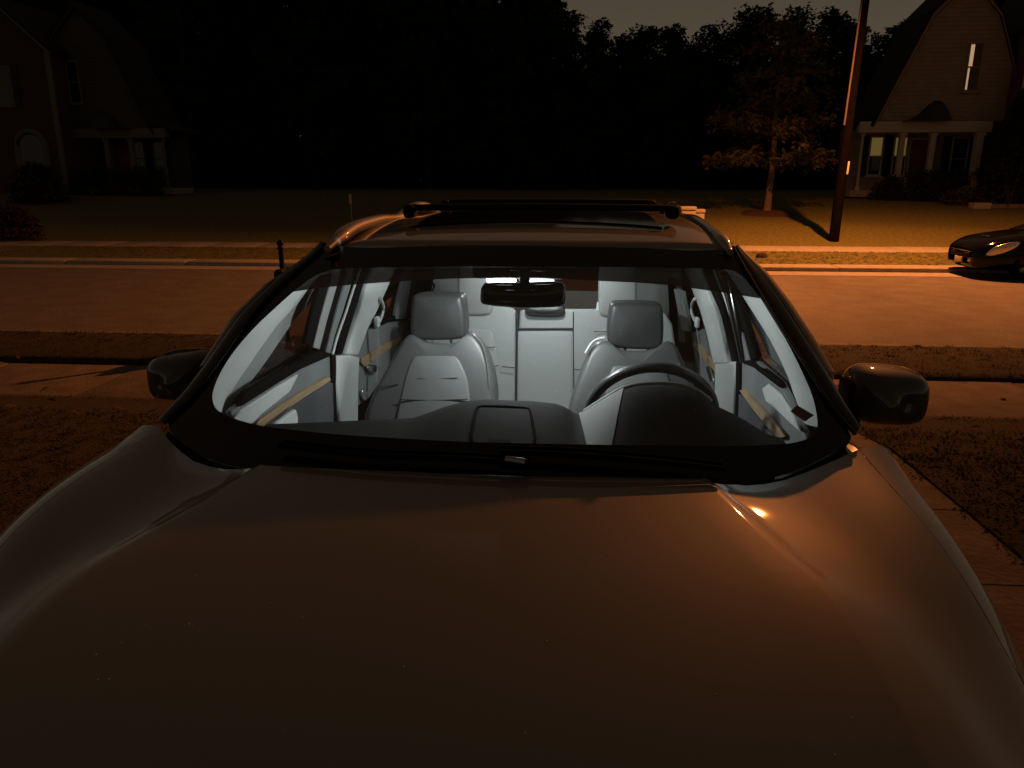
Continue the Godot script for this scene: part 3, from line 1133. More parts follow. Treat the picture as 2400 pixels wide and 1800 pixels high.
	box(st, P.call(wx + 0.04, 4.25, wz + 0.015), Vector3(0.26, 6.6, 0.1), 0.01)
	put("corner_board", st, trm, t)
	window(t, P, wx + 2.0, 5.0, 0.95, 1.8, wz + 0.02, false, true)
	# arched entry of the wing
	st = mb()
	var arch = []
	for k in 9:
		var an = PI * k / 8
		arch.append(P.call(wx + 1.5 + 0.75 * cos(an), 3.1 + 0.75 * sin(an), wz + 0.08))
	arch.append(P.call(wx + 0.75, g, wz + 0.08))
	arch.push_front(P.call(wx + 2.25, g, wz + 0.08))
	tube(st, arch, [0.16], 4)
	put("arch_trim", st, trm, t)
	st = mb()
	slab(st, arch, Vector3(0, 0, -0.05))
	put("arch_opening", st, "window_dark", t)

func window(t: Node3D, P: Callable, x: float, y: float, w: float, h: float, z: float, lit: bool, shutters: bool, gap := false) -> void:
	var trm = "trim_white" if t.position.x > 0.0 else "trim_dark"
	var c = x + w / 2
	var cy = y + h / 2
	var st = mb()
	for sx in [-1.0, 1.0]:
		box(st, P.call(c + sx * (w / 2 - 0.03), cy, z), Vector3(0.07, h, 0.09), 0.008)
		box(st, P.call(c, cy + sx * (h / 2 - 0.03), z + 0.001), Vector3(w + 0.04, 0.08, 0.095), 0.008)
	box(st, P.call(c, cy, z + 0.002), Vector3(w - 0.06, 0.05, 0.08), 0.006)
	var fr = put("window", st, trm if not gap else "siding", t)
	st = mb()
	box(st, P.call(c, cy + h * 0.25, z - 0.005), Vector3(w - 0.1, h * 0.48, 0.02))
	put("pane", st, "window_glow" if lit else "window_dark", fr)
	st = mb()
	box(st, P.call(c, cy - h * 0.25, z - 0.012), Vector3(w - 0.1, h * 0.48, 0.02))
	put("pane", st, "window_dark", fr)
	if gap:
		st = mb()
		box(st, P.call(c - w * 0.27, cy + h * 0.23, z + 0.012), Vector3(0.17, h * 0.44, 0.012))
		put("lit_gap", st, "window_glow_bright", fr)
		st = mb()
		box(st, P.call(c - w * 0.33, cy - h * 0.24, z + 0.012), Vector3(0.09, h * 0.44, 0.012))
		put("lit_gap", st, "window_glow_bright", fr)
		st = mb()
		box(st, P.call(c + w * 0.14, cy, z + 0.010), Vector3(w * 0.5, h - 0.12, 0.008))
		put("curtain", st, "curtain", fr)
	st = mb()
	box(st, P.call(c, y - 0.04, z + 0.03), Vector3(w + 0.16, 0.07, 0.16), 0.01)
	put("sill", st, trm if not gap else "siding", fr)
	if shutters:
		for sx in [-1.0, 1.0]:
			st = mb()
			box(st, P.call(c + sx * (w / 2 + 0.2), cy, z), Vector3(0.34, h + 0.06, 0.06), 0.01)
			put("shutter", st, "shutter", t)

# ------------------------------------------------------------------ dark sedan parked across the street, its nose at the right edge
func parked_sedan() -> void:
	var n = Vector3(8.30, ROAD, -17.0)   # ground under the nose; the car runs towards +x
	var t = thing("parked_sedan", "black sedan parked at the far kerb, its headlamp catching the street light", "car", n + Vector3(2.3, 0, 0))
	var hw = 0.86
	# stations along the length: x, half width, bottom, shoulder, top
	var sec = [[0.0, 0.50, 0.30, 0.52, 0.60], [0.06, 0.62, 0.22, 0.55, 0.66], [0.2, 0.74, 0.20, 0.60, 0.74], [0.45, 0.83, 0.20, 0.66, 0.83], [0.9, 0.87, 0.20, 0.72, 0.91], [1.35, 0.88, 0.20, 0.76, 0.965], [2.3, 0.885, 0.20, 0.79, 0.96], [3.4, 0.88, 0.20, 0.82, 0.98], [4.2, 0.84, 0.24, 0.82, 1.0], [4.6, 0.74, 0.34, 0.78, 0.96], [4.66, 0.62, 0.4, 0.74, 0.9]]
	var rows = []
	for i in 41:
		var u = 4.66 * pow(i / 40.0, 1.25)
		var w = curve(u, col(sec, 1))
		var yb = curve(u, col(sec, 2))
		var ys = curve(u, col(sec, 3))
		var yt = curve(u, col(sec, 4))
		var row = []
		for q in [[0.0, yb], [0.85, yb], [0.97, yb + 0.06], [1.0, lerpf(yb, ys, 0.5)], [0.985, ys], [0.93, lerpf(ys, yt, 0.55)], [0.8, lerpf(ys, yt, 0.86)], [0.5, yt], [0.0, yt + 0.015]]:
			row.append(n + Vector3(u, q[1], q[0] * w))
		for k in range(7, 0, -1):
			var p: Vector3 = row[k]
			row.append(Vector3(p.x, p.y, 2 * n.z - p.z))
		rows.append(row)
	var st = mb()
	grid(st, rows, 0, false, true)
	put("body", st, "black_paint", t)
	# cabin
	st = mb()
	rows = []
	for q in [[1.35, 0.74, 0.95], [1.9, 0.66, 1.28], [2.3, 0.60, 1.43], [2.9, 0.60, 1.46], [3.5, 0.62, 1.38], [4.15, 0.68, 1.0]]:
		rows.append([n + Vector3(q[0], 0.9, 0.82), n + Vector3(q[0], lerpf(0.95, q[2], 0.6), lerpf(0.82, q[1], 0.6)), n + Vector3(q[0], q[2], q[1] * 0.8), n + Vector3(q[0], q[2] + 0.02, 0), n + Vector3(q[0], q[2], -q[1] * 0.8), n + Vector3(q[0], lerpf(0.95, q[2], 0.6), -lerpf(0.82, q[1], 0.6)), n + Vector3(q[0], 0.9, -0.82)])
	grid(st, rows, 0)
	put("cabin_glass", st, "gloss_black", t)
	# headlamps sweep back along the wings
	for s in [1.0, -1.0]:
		st = mb()
		var lp = pv([8.448, 0.209, -16.255, 8.498, 0.303, -16.241, 8.595, 0.39, -16.213, 8.786, 0.469, -16.16, 9.012, 0.503, -16.097, 8.979, 0.411, -16.106, 8.869, 0.325, -16.137, 8.725, 0.246, -16.177, 8.568, 0.195, -16.221])
		for i in lp.size():
			lp[i].z = n.z + s * (lp[i].z - n.z)
		cushion(st, chaikin(lp, 2), Vector3(-0.45, 0.40, 0.80 * s), 0.10, 0.02, 0.025)
		put("headlight", st, "lamp_chrome", t)
	st = mb()
	box(st, n + Vector3(0.02, 0.47, 0), Vector3(0.06, 0.1, 0.8), 0.02)
	put("grille", st, "satin_black", t)
	st = mb()
	tube(st, [n + Vector3(0.03, 0.55, -0.42), n + Vector3(-0.015, 0.56, 0), n + Vector3(0.03, 0.55, 0.42)], [0.012], 6)
	put("grille_bar", st, "chrome", t)
	st = mb()
	box(st, n + Vector3(0.03, 0.38, 0.42), Vector3(0.05, 0.09, 0.14), 0.02)
	put("fog_lamp", st, "silver_metal", t)
	st = mb()
	box(st, n + Vector3(0.0, 0.36, 0), Vector3(0.03, 0.11, 0.30), 0.008)
	put("number_plate", st, "reflector_white", t)
	for q in [[0.98, 0.76], [0.98, -0.76], [3.65, 0.76], [3.65, -0.76]]:
		wheel(t, n + Vector3(q[0], 0.32, q[1]), 0.32, 0.2, Vector3(0, 0, signf(q[1])))

func col(a: Array, k: int) -> Array:
	var out = []
	for r in a:
		out.append([r[0], r[k]])
	return out

func wheel(t: Node3D, c: Vector3, r: float, w: float, axis: Vector3) -> void:
	var st = mb()
	lathe(st, c, [Vector2(r * 0.62, -w / 2), Vector2(r * 0.93, -w / 2), Vector2(r, -w * 0.36), Vector2(r, w * 0.36), Vector2(r * 0.93, w / 2), Vector2(r * 0.66, w / 2), Vector2(r * 0.63, w * 0.42)], 28, axis)
	var wh = put("wheel", st, "rubber", t)
	st = mb()
	lathe(st, c, [Vector2(r * 0.66, w * 0.47), Vector2(r * 0.62, w * 0.36), Vector2(r * 0.60, -w * 0.4)], 28, axis)
	var bs = frame_of(axis)
	for k in 5:
		for d in [-0.13, 0.13]:
			var a: float = TAU * k / 5 + d
			tube(st, [c + axis * w * 0.34 + (bs.x * cos(a * 1.0) + bs.y * sin(a)) * r * 0.1, c + axis * w * 0.4 + (bs.x * cos(a) + bs.y * sin(a)) * r * 0.63], [0.018], 5)
	lathe(st, c, [Vector2(0.0, w * 0.4), Vector2(r * 0.14, w * 0.38), Vector2(r * 0.15, w * 0.2)], 14, axis)
	put("rim", st, "silver_metal", wh)

# ------------------------------------------------------------------ the silver SUV
const XC := -0.04
const HOODC := [[-1.9, 1.150], [-1.54, 1.131], [-1.3, 1.110], [-1.1, 1.075], [-0.9, 1.022], [-0.75, 0.965], [-0.66, 0.905], [-0.60, 0.82], [-0.57, 0.74]]
const HOODE := [[-1.85, 1.125], [-1.7, 1.09], [-1.47, 1.05], [-1.3, 1.005], [-1.15, 0.95], [-0.95, 0.88], [-0.75, 0.80], [-0.57, 0.70]]
const CREASE := [[-1.62, 0.49], [-1.55, 0.50], [-1.31, 0.572], [-1.15, 0.64], [-0.9, 0.685], [-0.57, 0.70]]
const STEPW := [[-1.62, 0.022], [-1.5, 0.04], [-1.3, 0.058], [-0.6, 0.06]]

# height of the wind screen's outer face is met at this z
func screen_z(x: float, y: float) -> float:
	return -1.535 - 2.28 * (y - 1.13) - 0.28 * (x - XC) * (x - XC)

func hood_y(d: float, z: float, outer: float) -> float:
	var yc = curve(z, HOODC)
	var d1 = curve(z, CREASE)
	var w = curve(z, STEPW)
	if d <= d1:
		return yc - 0.008 * pow(d / d1, 2.0)
	var y1 = yc - 0.008
	var step = 0.016
	if d <= d1 + w:
		var t = (d - d1) / w
		return y1 - step * (t * 0.55 + 0.45 * t * t)
	var yv = y1 - step
	var ye = curve(z, HOODE) + (0.0 if outer <= 0.94 else 0.4 * (outer - 0.94))
	var u = clampf((d - d1 - w) / (outer - d1 - w), 0.0, 1.0)
	# from the foot of the crease: a shallow hollow, then the crown of the wing, then its rounded edge
	var yy = lerpf(yv, ye + 0.034, u * u * (3.0 - 2.0 * u))
	yy -= 0.012 * sin(PI * minf(u * 1.6, 1.0))
	if u > 0.72:
		yy -= 0.034 * pow((u - 0.72) / 0.28, 2.0)
	return yy

func hood_rear_z(d: float) -> float:
	return ramp(d, [[0.0, -1.538], [0.3, -1.546], [0.48, -1.562], [0.53, -1.585], [0.60, -1.592], [0.70, -1.635], [0.80, -1.70], [0.88, -1.775], [0.99, -1.84]])

func suv() -> void:
	var car = thing("silver_suv", "silver SUV on the driveway with its cabin lights on, seen over its hood", "car", Vector3(XC, 0.0, -2.3))
	suv_hood(car)
	suv_front(car)
	suv_screen(car)
	suv_roof(car)
	suv_sides(car)
	suv_mirrors(car)
	suv_dash(car)
	suv_seats(car)
	suv_trim(car)
	suv_lights(car)
	suv_specks(car)

func suv_hood(car: Node3D) -> void:
	var ds = [0.0, 0.1, 0.2, 0.3, 0.4, 0.46]
	for part in 3:
		var st = mb()
		var rows = []
		for i in 45:
			var t = i / 44.0
			var row = []
			var sides = [-1.0, 1.0] if part == 0 else ([-1.0] if part == 1 else [1.0])
			for s in sides:
				var fr = 0.0
				var cols = []
				var zm: float = lerpf(-1.55, -0.575, t)
				var outer = curve(zm, [[-1.85, 0.94], [-1.55, 0.955], [-1.3, 0.99], [-1.05, 1.0], [-0.57, 0.95]]) if s < 0.0 else curve(zm, [[-1.85, 0.94], [-1.2, 0.95], [-0.57, 0.94]])
				var d1 = curve(zm, CREASE)
				var w = curve(zm, STEPW)
				var seam = d1 + w + (outer - d1 - w) * 0.80
				if part == 0:
					for q in ds:
						cols.append(q / 0.46 * (d1 - 0.012))
					for q in [-0.006, -0.002, 0.0, 0.002, 0.006]:
						cols.append(d1 + q)
					for q in [0.25, 0.5, 0.75, 0.95, 1.05, 1.3]:
						cols.append(d1 + w * q)
					for q in [0.15, 0.3, 0.45, 0.6, 0.75, 0.88, 0.96, 1.0]:
						var x0 = d1 + w * 1.3
						cols.append(lerpf(x0, seam, q))
				else:
					for q in [0.0, 0.03, 0.2, 0.4, 0.6, 0.8, 0.92, 1.0]:
						cols.append(lerpf(seam + 0.0022, outer, q))
				var part_row = []
				for d in cols:
					var zr = hood_rear_z(d)
					var z: float = lerpf(zr, -0.575 - 0.16 * pow(d / 0.93, 3.0), t)
					var p = Vector3(XC + s * d + (-0.03 * (1.0 if d < 0.7 else maxf(0.0, 1.0 - (d - 0.7) / 0.2)) if true else 0.0), hood_y(d, z, outer), z)
					part_row.append(p)
				if part > 0:
					# the wing goes on over its shoulder and down its side
					var e: Vector3 = part_row[part_row.size() - 1]
					for q in [[0.006, -0.02], [0.012, -0.05], [0.018, -0.11], [0.02, -0.2], [0.018, -0.3]]:
						part_row.append(Vector3(e.x + s * q[0], e.y + q[1], e.z))
				if s < 0.0:
					part_row.reverse()
				if part == 0 and s > 0.0:
					part_row.remove_at(0)
				row.append_array(part_row)
			rows.append(row)
		grid(st, rows, 1, true)
		if part == 0:
			# folded lip along the rear edge
			var lip = []
			for k in 2:
				var r = []
				for p in rows[0]:
					r.append(p + Vector3(0, -0.02 * k, 0.004 * k))
				lip.append(r)
			grid(st, lip, 2)
		put(["hood", "front_wing", "front_wing"][part], st, "car_paint", car)

func suv_front(car: Node3D) -> void:
	# bumper, grille and headlamps below the hood's front edge
	var st = mb()
	var rows = []
	var top = []
	for i in 25:
		var u = -1.0 + i / 12.0
		var d = absf(u) * 0.93
		var zf = -0.575 - 0.16 * pow(d / 0.93, 3.0)
		top.append(Vector3(XC + u * 0.93, hood_y(minf(d, 0.92), zf, 0.94) - 0.012, zf - 0.004))
	rows.append(top)
	for k in 8:
		var y: float = [0.715, 0.69, 0.60, 0.50, 0.40, 0.32, 0.26, 0.24][k]
		var dz: float = [-0.02, 0.0, 0.015, 0.04, 0.05, 0.04, 0.01, -0.06][k]
		var row = []
		for i in 25:
			var u = -1.0 + i / 12.0
			row.append(Vector3(XC + u * 0.93, y, -0.56 + dz - 0.24 * pow(absf(u), 3.0)))
		rows.append(row)
	shell(st, rows, Vector3(0, 0, -0.02))
	put("front_bumper", st, "car_paint", car)
	st = mb()
	slab(st, [Vector3(XC - 0.5, 0.70, -0.57), Vector3(XC + 0.5, 0.70, -0.57), Vector3(XC + 0.42, 0.48, -0.515), Vector3(XC - 0.42, 0.48, -0.515)], Vector3(0, 0, 0.03))
	put("grille", st, "gloss_black", car)
	for k in 3:
		st = mb()
		box(st, Vector3(XC, 0.53 + k * 0.065, -0.50 - k * 0.018), Vector3(0.86, 0.018, 0.03), 0.005)
		put("grille_bar", st, "chrome", car)
	for s in [-1.0, 1.0]:
		st = mb()
		var lp = [Vector3(XC + s * 0.50, 0.69, -0.575), Vector3(XC + s * 0.72, 0.725, -0.635), Vector3(XC + s * 0.88, 0.75, -0.74), Vector3(XC + s * 0.885, 0.69, -0.73), Vector3(XC + s * 0.72, 0.63, -0.61), Vector3(XC + s * 0.52, 0.62, -0.55)]
		cushion(st, chaikin(lp, 2), Vector3(s * 0.35, 0.2, 1.0), 0.05, 0.012, 0.02)
		put("headlight", st, "chrome", car)
	for q in [[0.80, -1.08], [-0.80, -1.08], [0.80, -3.72], [-0.80, -3.72]]:
		wheel(car, Vector3(XC + q[0], 0.35, q[1]), 0.35, 0.22, Vector3(signf(q[0]), 0, 0))

func suv_screen(car: Node3D) -> void:
	# the pane
	var outer = pv([-0.9, 1.145, -1.776, -0.835, 1.128, -1.708, -0.736, 1.115, -1.635, -0.63, 1.109, -1.585, -0.549, 1.118, -1.581, -0.418, 1.124, -1.562, -0.255, 1.129, -1.546, -0.099, 1.131, -1.539, 0.097, 1.13, -1.54, 0.254, 1.126, -1.55, 0.43, 1.118, -1.57, 0.48, 1.111, -1.568, 0.551, 1.113, -1.594, 0.628, 1.119, -1.636, 0.708, 1.131, -1.695, 0.788, 1.144, -1.76, 0.815, 1.155, -1.797, 0.783, 1.195, -1.874, 0.759, 1.249, -1.986, 0.724, 1.33, -2.153, 0.692, 1.41, -2.324, 0.666, 1.488, -2.492, 0.655, 1.529, -2.579, 0.526, 1.525, -2.526, 0.375, 1.535, -2.506, 0.189, 1.54, -2.484, -0.008, 1.543, -2.478, -0.196, 1.542, -2.481, -0.391, 1.537, -2.498, -0.551, 1.527, -2.514, -0.707, 1.532, -2.575, -0.721, 1.507, -2.524, -0.783, 1.43, -2.373, -0.826, 1.353, -2.216, -0.848, 1.244, -1.977, -0.862, 1.193, -1.867, -0.887, 1.165, -1.816])
	var inner = pv([-0.789, 1.185, -1.817, -0.762, 1.178, -1.792, -0.711, 1.172, -1.757, -0.629, 1.168, -1.718, -0.525, 1.169, -1.689, -0.403, 1.17, -1.663, -0.243, 1.172, -1.642, -0.101, 1.172, -1.633, 0.094, 1.172, -1.636, 0.259, 1.169, -1.649, 0.418, 1.164, -1.67, 0.527, 1.159, -1.692, 0.617, 1.156, -1.714, 0.658, 1.156, -1.73, 0.695, 1.159, -1.752, 0.719, 1.166, -1.779, 0.735, 1.178, -1.812, 0.747, 1.216, -1.904, 0.743, 1.256, -1.993, 0.73, 1.315, -2.123, 0.703, 1.388, -2.277, 0.666, 1.454, -2.414, 0.63, 1.478, -2.454, 0.495, 1.483, -2.421, 0.357, 1.487, -2.392, 0.188, 1.489, -2.369, -0.001, 1.49, -2.357, -0.181, 1.489, -2.358, -0.359, 1.484, -2.371, -0.513, 1.479, -2.393, -0.638, 1.471, -2.412, -0.683, 1.457, -2.397, -0.722, 1.43, -2.35, -0.768, 1.376, -2.245, -0.809, 1.322, -2.137, -0.833, 1.26, -2.007, -0.821, 1.206, -1.878])
	var st = mb()
	var c = Vector3(XC, 1.33, screen_z(XC, 1.33))
	# glass: rings from the outline towards the middle, lying on the curved screen
	var rows = []
	for k in 9:
		var t = 1.0 - k / 8.0
		var row = []
		for p in outer:
			var q: Vector3 = c.lerp(p, maxf(t, 0.002))
			row.append(Vector3(q.x, q.y, screen_z(q.x, q.y)))
		rows.append(row)
	grid(st, rows, 1, false, true)
	var pane = put("windscreen", st, "glass", car)
	# black ceramic border, a hair outside the pane
	st = mb()
	rows = []
	var o1 = chaikin(outer, 1)
	var i1 = chaikin(inner, 2)
	o1 = chaikin(outer, 2)
	for k in 6:
		var row = []
		for i in o1.size():
			var q: Vector3 = o1[i].lerp(i1[i], k / 5.0)
			row.append(Vector3(q.x, q.y, screen_z(q.x, q.y) + 0.003))
		rows.append(row)
	grid(st, rows, 1, false, true)
	put("black_border", st, "gloss_black", pane)
	# tinted band along the top, behind the pane
	var up = pv([-0.722, 1.442, -2.397, -0.692, 1.46, -2.426, -0.645, 1.471, -2.435, -0.519, 1.479, -2.415, -0.363, 1.484, -2.392, -0.184, 1.489, -2.379, -0.002, 1.492, -2.381, 0.188, 1.491, -2.392, 0.359, 1.488, -2.416, 0.499, 1.485, -2.445, 0.635, 1.479, -2.479, 0.669, 1.463, -2.456, 0.687, 1.438, -2.406])
	var lo = pv([-0.765, 1.404, -2.326, -0.707, 1.413, -2.326, -0.646, 1.422, -2.323, -0.555, 1.432, -2.318, -0.453, 1.441, -2.313, -0.347, 1.449, -2.308, -0.231, 1.456, -2.308, -0.005, 1.462, -2.312, 0.218, 1.453, -2.31, 0.331, 1.448, -2.318, 0.433, 1.44, -2.324, 0.6, 1.418, -2.325, 0.696, 1.403, -2.329])
	st = mb()
	strip(st, up, lo, 40, Vector3.ZERO, 3, 1)
	put("shade_band", st, "shade_glass", pane)
	# sticker in the driver's lower corner
	var sk = pv([0.677, 1.196, -1.849, 0.699, 1.204, -1.876, 0.736, 1.186, -1.852, 0.707, 1.179, -1.822])
	st = mb()
	slab(st, sk, Vector3(0, 0.0012, 0.002))
	put("sticker", st, "sticker_red", pane, "small dark red sticker in the lower corner of the glass")
	# cowl under the screen, with slats
	st = mb()
	rows = []
	for k in 5:
		var row = []
		for i in 41:
			var u = -1.0 + i / 20.0
			var d = absf(u) * 0.86
			var zr = hood_rear_z(d)
			var y = hood_y(minf(d, 0.86), zr, 0.94) - 0.018
			row.append(Vector3(XC - 0.02 + u * 0.86, y - 0.012 * sin(PI * k / 4.0) + 0.0 * k, zr + 0.03 - 0.022 * k))
		rows.append(row)
	grid(st, rows, 1)
	put("cowl", st, "satin_black", car)
	# wipers: arm, blade
	for w in [pv([0.046, 1.14, -1.556, -0.092, 1.145, -1.566, -0.315, 1.142, -1.579, -0.537, 1.141, -1.625]), pv([0.47, 1.127, -1.597, 0.328, 1.141, -1.594, 0.154, 1.152, -1.591, -0.022, 1.155, -1.589])]:
		st = mb()
		var p = []
		for q in w:
			p.append(q + Vector3(0, 0.016, 0.016))
		tube(st, smooth_path(p, 5), [0.009], 8, 0, 0.6)
		var wp = put("wiper", st, "rubber", car)
		st = mb()
		var bl = []
		for q in w:
			bl.append(q + Vector3(0, 0.004, 0.006) + Vector3(0.0, 0.012, -0.02))
		tube(st, smooth_path(bl, 5), [0.005], 6)
		put("blade", st, "rubber", wp)
	st = mb()
	var pv0 = pv([-0.006, 1.145, -1.565, 0.038, 1.142, -1.56])
	tube(st, [pv0[0] + Vector3(0, 0.02, 0.02), pv0[1] + Vector3(0, 0.02, 0.02)], [0.008], 8)
	put("wiper_pivot", st, "silver_metal", car)
	# black screen pillars outside, and the painted door frame beyond them
	var pr_in = pv([0.814, 1.156, -1.795, 0.782, 1.196, -1.871, 0.758, 1.25, -1.983, 0.723, 1.33, -2.15, 0.691, 1.411, -2.321, 0.664, 1.486, -2.483, 0.651, 1.529, -2.574])
	var pr_out = pv([0.854, 1.152, -1.899, 0.848, 1.187, -1.976, 0.833, 1.24, -2.09, 0.812, 1.312, -2.244, 0.782, 1.386, -2.398, 0.743, 1.457, -2.541, 0.678, 1.526, -2.673])
	var pl_in = pv([-0.898, 1.146, -1.773, -0.86, 1.193, -1.864, -0.847, 1.245, -1.975, -0.825, 1.354, -2.213, -0.782, 1.43, -2.369, -0.72, 1.507, -2.52, -0.711, 1.533, -2.576])
	var pl_out = pv([-0.954, 1.128, -1.855, -0.936, 1.177, -1.957, -0.923, 1.227, -2.065, -0.921, 1.335, -2.31, -0.868, 1.416, -2.468, -0.779, 1.484, -2.586, -0.749, 1.528, -2.673])
	for q in [[pr_in, pr_out, 1.0], [pl_in, pl_out, -1.0]]:
		st = mb()
		strip(st, q[0], q[1], 30, Vector3(q[2] * 0.012, 0.012, 0.012), 5, 1)
		var fold = []
		for p in q[1]:
			fold.append(p + Vector3(-q[2] * 0.04, -0.01, -0.06))
		strip(st, q[1], fold, 30, Vector3.ZERO, 1, 2)
		var pil = put("screen_pillar", st, "gloss_black", car)
		st = mb()
		var ln = []
		for p in q[0]:
			ln.append(p + Vector3(q[2] * 0.004, 0.004, 0.004))
		tube(st, smooth_path(ln, 5), [0.0045], 6)
		put("edge_moulding", st, "satin_black", pil)
	for q in [[pr_out, 1.0], [pl_out, -1.0]]:
		st = mb()
		var a = []
		var b = []
		var cc = []
		for i in range(2, 7):
			var p: Vector3 = q[0][i]
			a.append(p + Vector3(q[1] * 0.003, 0.001, 0.002))
			b.append(p + Vector3(q[1] * 0.032, -0.012, -0.018))
			cc.append(p + Vector3(q[1] * 0.04, -0.06, -0.07))
		strip(st, a, b, 24, Vector3(q[1] * 0.005, 0.004, 0.004), 4, 1)
		strip(st, b, cc, 24, Vector3.ZERO, 2, 1)
		put("door_frame_edge", st, "car_paint", car)

const ROOFY := [[-4.6, 1.52], [-4.2, 1.572], [-3.8, 1.598], [-3.4, 1.606], [-3.05, 1.597], [-2.8, 1.579], [-2.6, 1.557], [-2.48, 1.541]]

func roof_y(x: float, z: float) -> float:
	var half = lerpf(0.70, 0.63, clampf((-2.5 - z) / 2.0, 0.0, 1.0))
	var u = absf(x) / half
	return curve(z, ROOFY) - 0.016 * u * u - 0.02 * pow(u, 8.0)

func suv_roof(car: Node3D) -> void:
	var st = mb()
	var rows = []
	var inner = []
	for i in 24:
		var t = i / 23.0
		var row = []
		var irow = []
		for j in 33:
			var u = -1.0 + j / 16.0
			var half = lerpf(0.685, 0.63, t)
			var x = u * half - 0.01
			var zf = -2.478 - 0.11 * pow(absf(u), 2.6)
			var z = lerpf(zf, -4.6, t)
			row.append(Vector3(x, roof_y(x, z), z))
			irow.append(Vector3(x * 0.95, roof_y(x, z) - 0.045 - 0.02 * (1.0 - t), z - 0.02 * (1.0 - t)))
		rows.append(row)
		inner.append(irow)
	# the front lip folds down behind the glass
	var lip = []
	for p in rows[0]:
		lip.append(p + Vector3(0, -0.02, -0.002))
	var all = [lip]
	all.append_array(rows)
	# roof skin: leaves the sunroof open
	grid(st, all, 1, true)
	put("roof", st, "car_paint", car)
	st = mb()
	grid(st, inner, 1)
	put("headliner", st, "headliner", car)
	st = mb()
	rows = []
	for i in 9:
		var row = []
		for j in 25:
			var u = -1.0 + j / 12.0
			var x = u * 0.455 - 0.01
			var z = lerpf(-2.955 + 0.09 * u * u, -3.62, i / 8.0)
			row.append(Vector3(x, roof_y(x, z) + 0.003, z))
		rows.append(row)
	shell(st, rows, Vector3(0, -0.002, 0), 1)
	var sr = put("sunroof", st, "gloss_black", car)
	st = mb()
	var fr = []
	for j in 25:
		var u = -1.0 + j / 12.0
		var x = u * 0.46 - 0.01
		fr.append(Vector3(x, roof_y(x, -2.93 + 0.09 * u * u) + 0.003, -2.93 + 0.09 * u * u))
	tube(st, fr, [0.007], 6, 0, 0.5)
	put("seal", st, "rubber", sr)
	# roof rails
	for q in [[pv([-0.675, 1.546, -2.467, -0.675, 1.571, -2.594, -0.675, 1.591, -2.754, -0.675, 1.598, -2.924, -0.675, 1.6, -3.176, -0.675, 1.59, -3.537]), -1.0], [pv([0.635, 1.54, -2.519, 0.635, 1.556, -2.627, 0.635, 1.569, -2.798, 0.635, 1.583, -3.046, 0.635, 1.594, -3.351, 0.635, 1.582, -3.811]), 1.0]]:
		st = mb()
		var path: Array = q[0].duplicate()
		for p in path.size():
			path[p] = path[p] + Vector3(0, -0.018, 0)
		for z in [-3.75, -4.1, -4.4, -4.55]:
			path.append(Vector3(q[1] * 0.62 - 0.02, roof_y(0.55, z) + (0.03 if z > -4.3 else 0.0), z))
		var sp = smooth_path(path, 5)
		var rad = []
		for i in sp.size():
			var u = float(i) / (sp.size() - 1)
			rad.append(0.012 + 0.018 * smoothstep(0.0, 0.16, u) * (1.0 - smoothstep(0.93, 1.0, u)))
		tube(st, sp, rad, 10, 0, 0.85)
		put("roof_rail", st, "car_paint", car)
		# painted flank under the rail
		st = mb()
		var a = []
		var b = []
		for i in range(0, sp.size(), 3):
			var p: Vector3 = sp[i]
			a.append(Vector3(p.x - q[1] * 0.03, roof_y(0.6, p.z) - 0.012, p.z))
			b.append(Vector3(p.x + q[1] * 0.045, roof_y(0.6, p.z) - 0.075, p.z - 0.02))
		strip(st, a, b, 30, Vector3(q[1] * 0.012, 0.012, 0.0), 5, 1)
		put("roof_flank", st, "car_paint", car)
	# cross bars
	for q in [[-3.0, 1.640], [-3.85, 1.634]]:
		st = mb()
		var path = []
		for i in 13:
			var u = -1.0 + i / 6.0
			path.append(Vector3(u * 0.50 - 0.002, q[1] + 0.004 * (1.0 - u * u), q[0]))
		tube(st, path, [0.026], 12, 0, 0.5)
		var bar = put("cross_bar", st, "satin_black", car)
		for s in [-1.0, 1.0]:
			st = mb()
			box(st, Vector3(s * 0.505 - 0.002, q[1] - 0.014, q[0]), Vector3(0.045, 0.05, 0.09), 0.016)
			put("foot", st, "satin_black", bar)

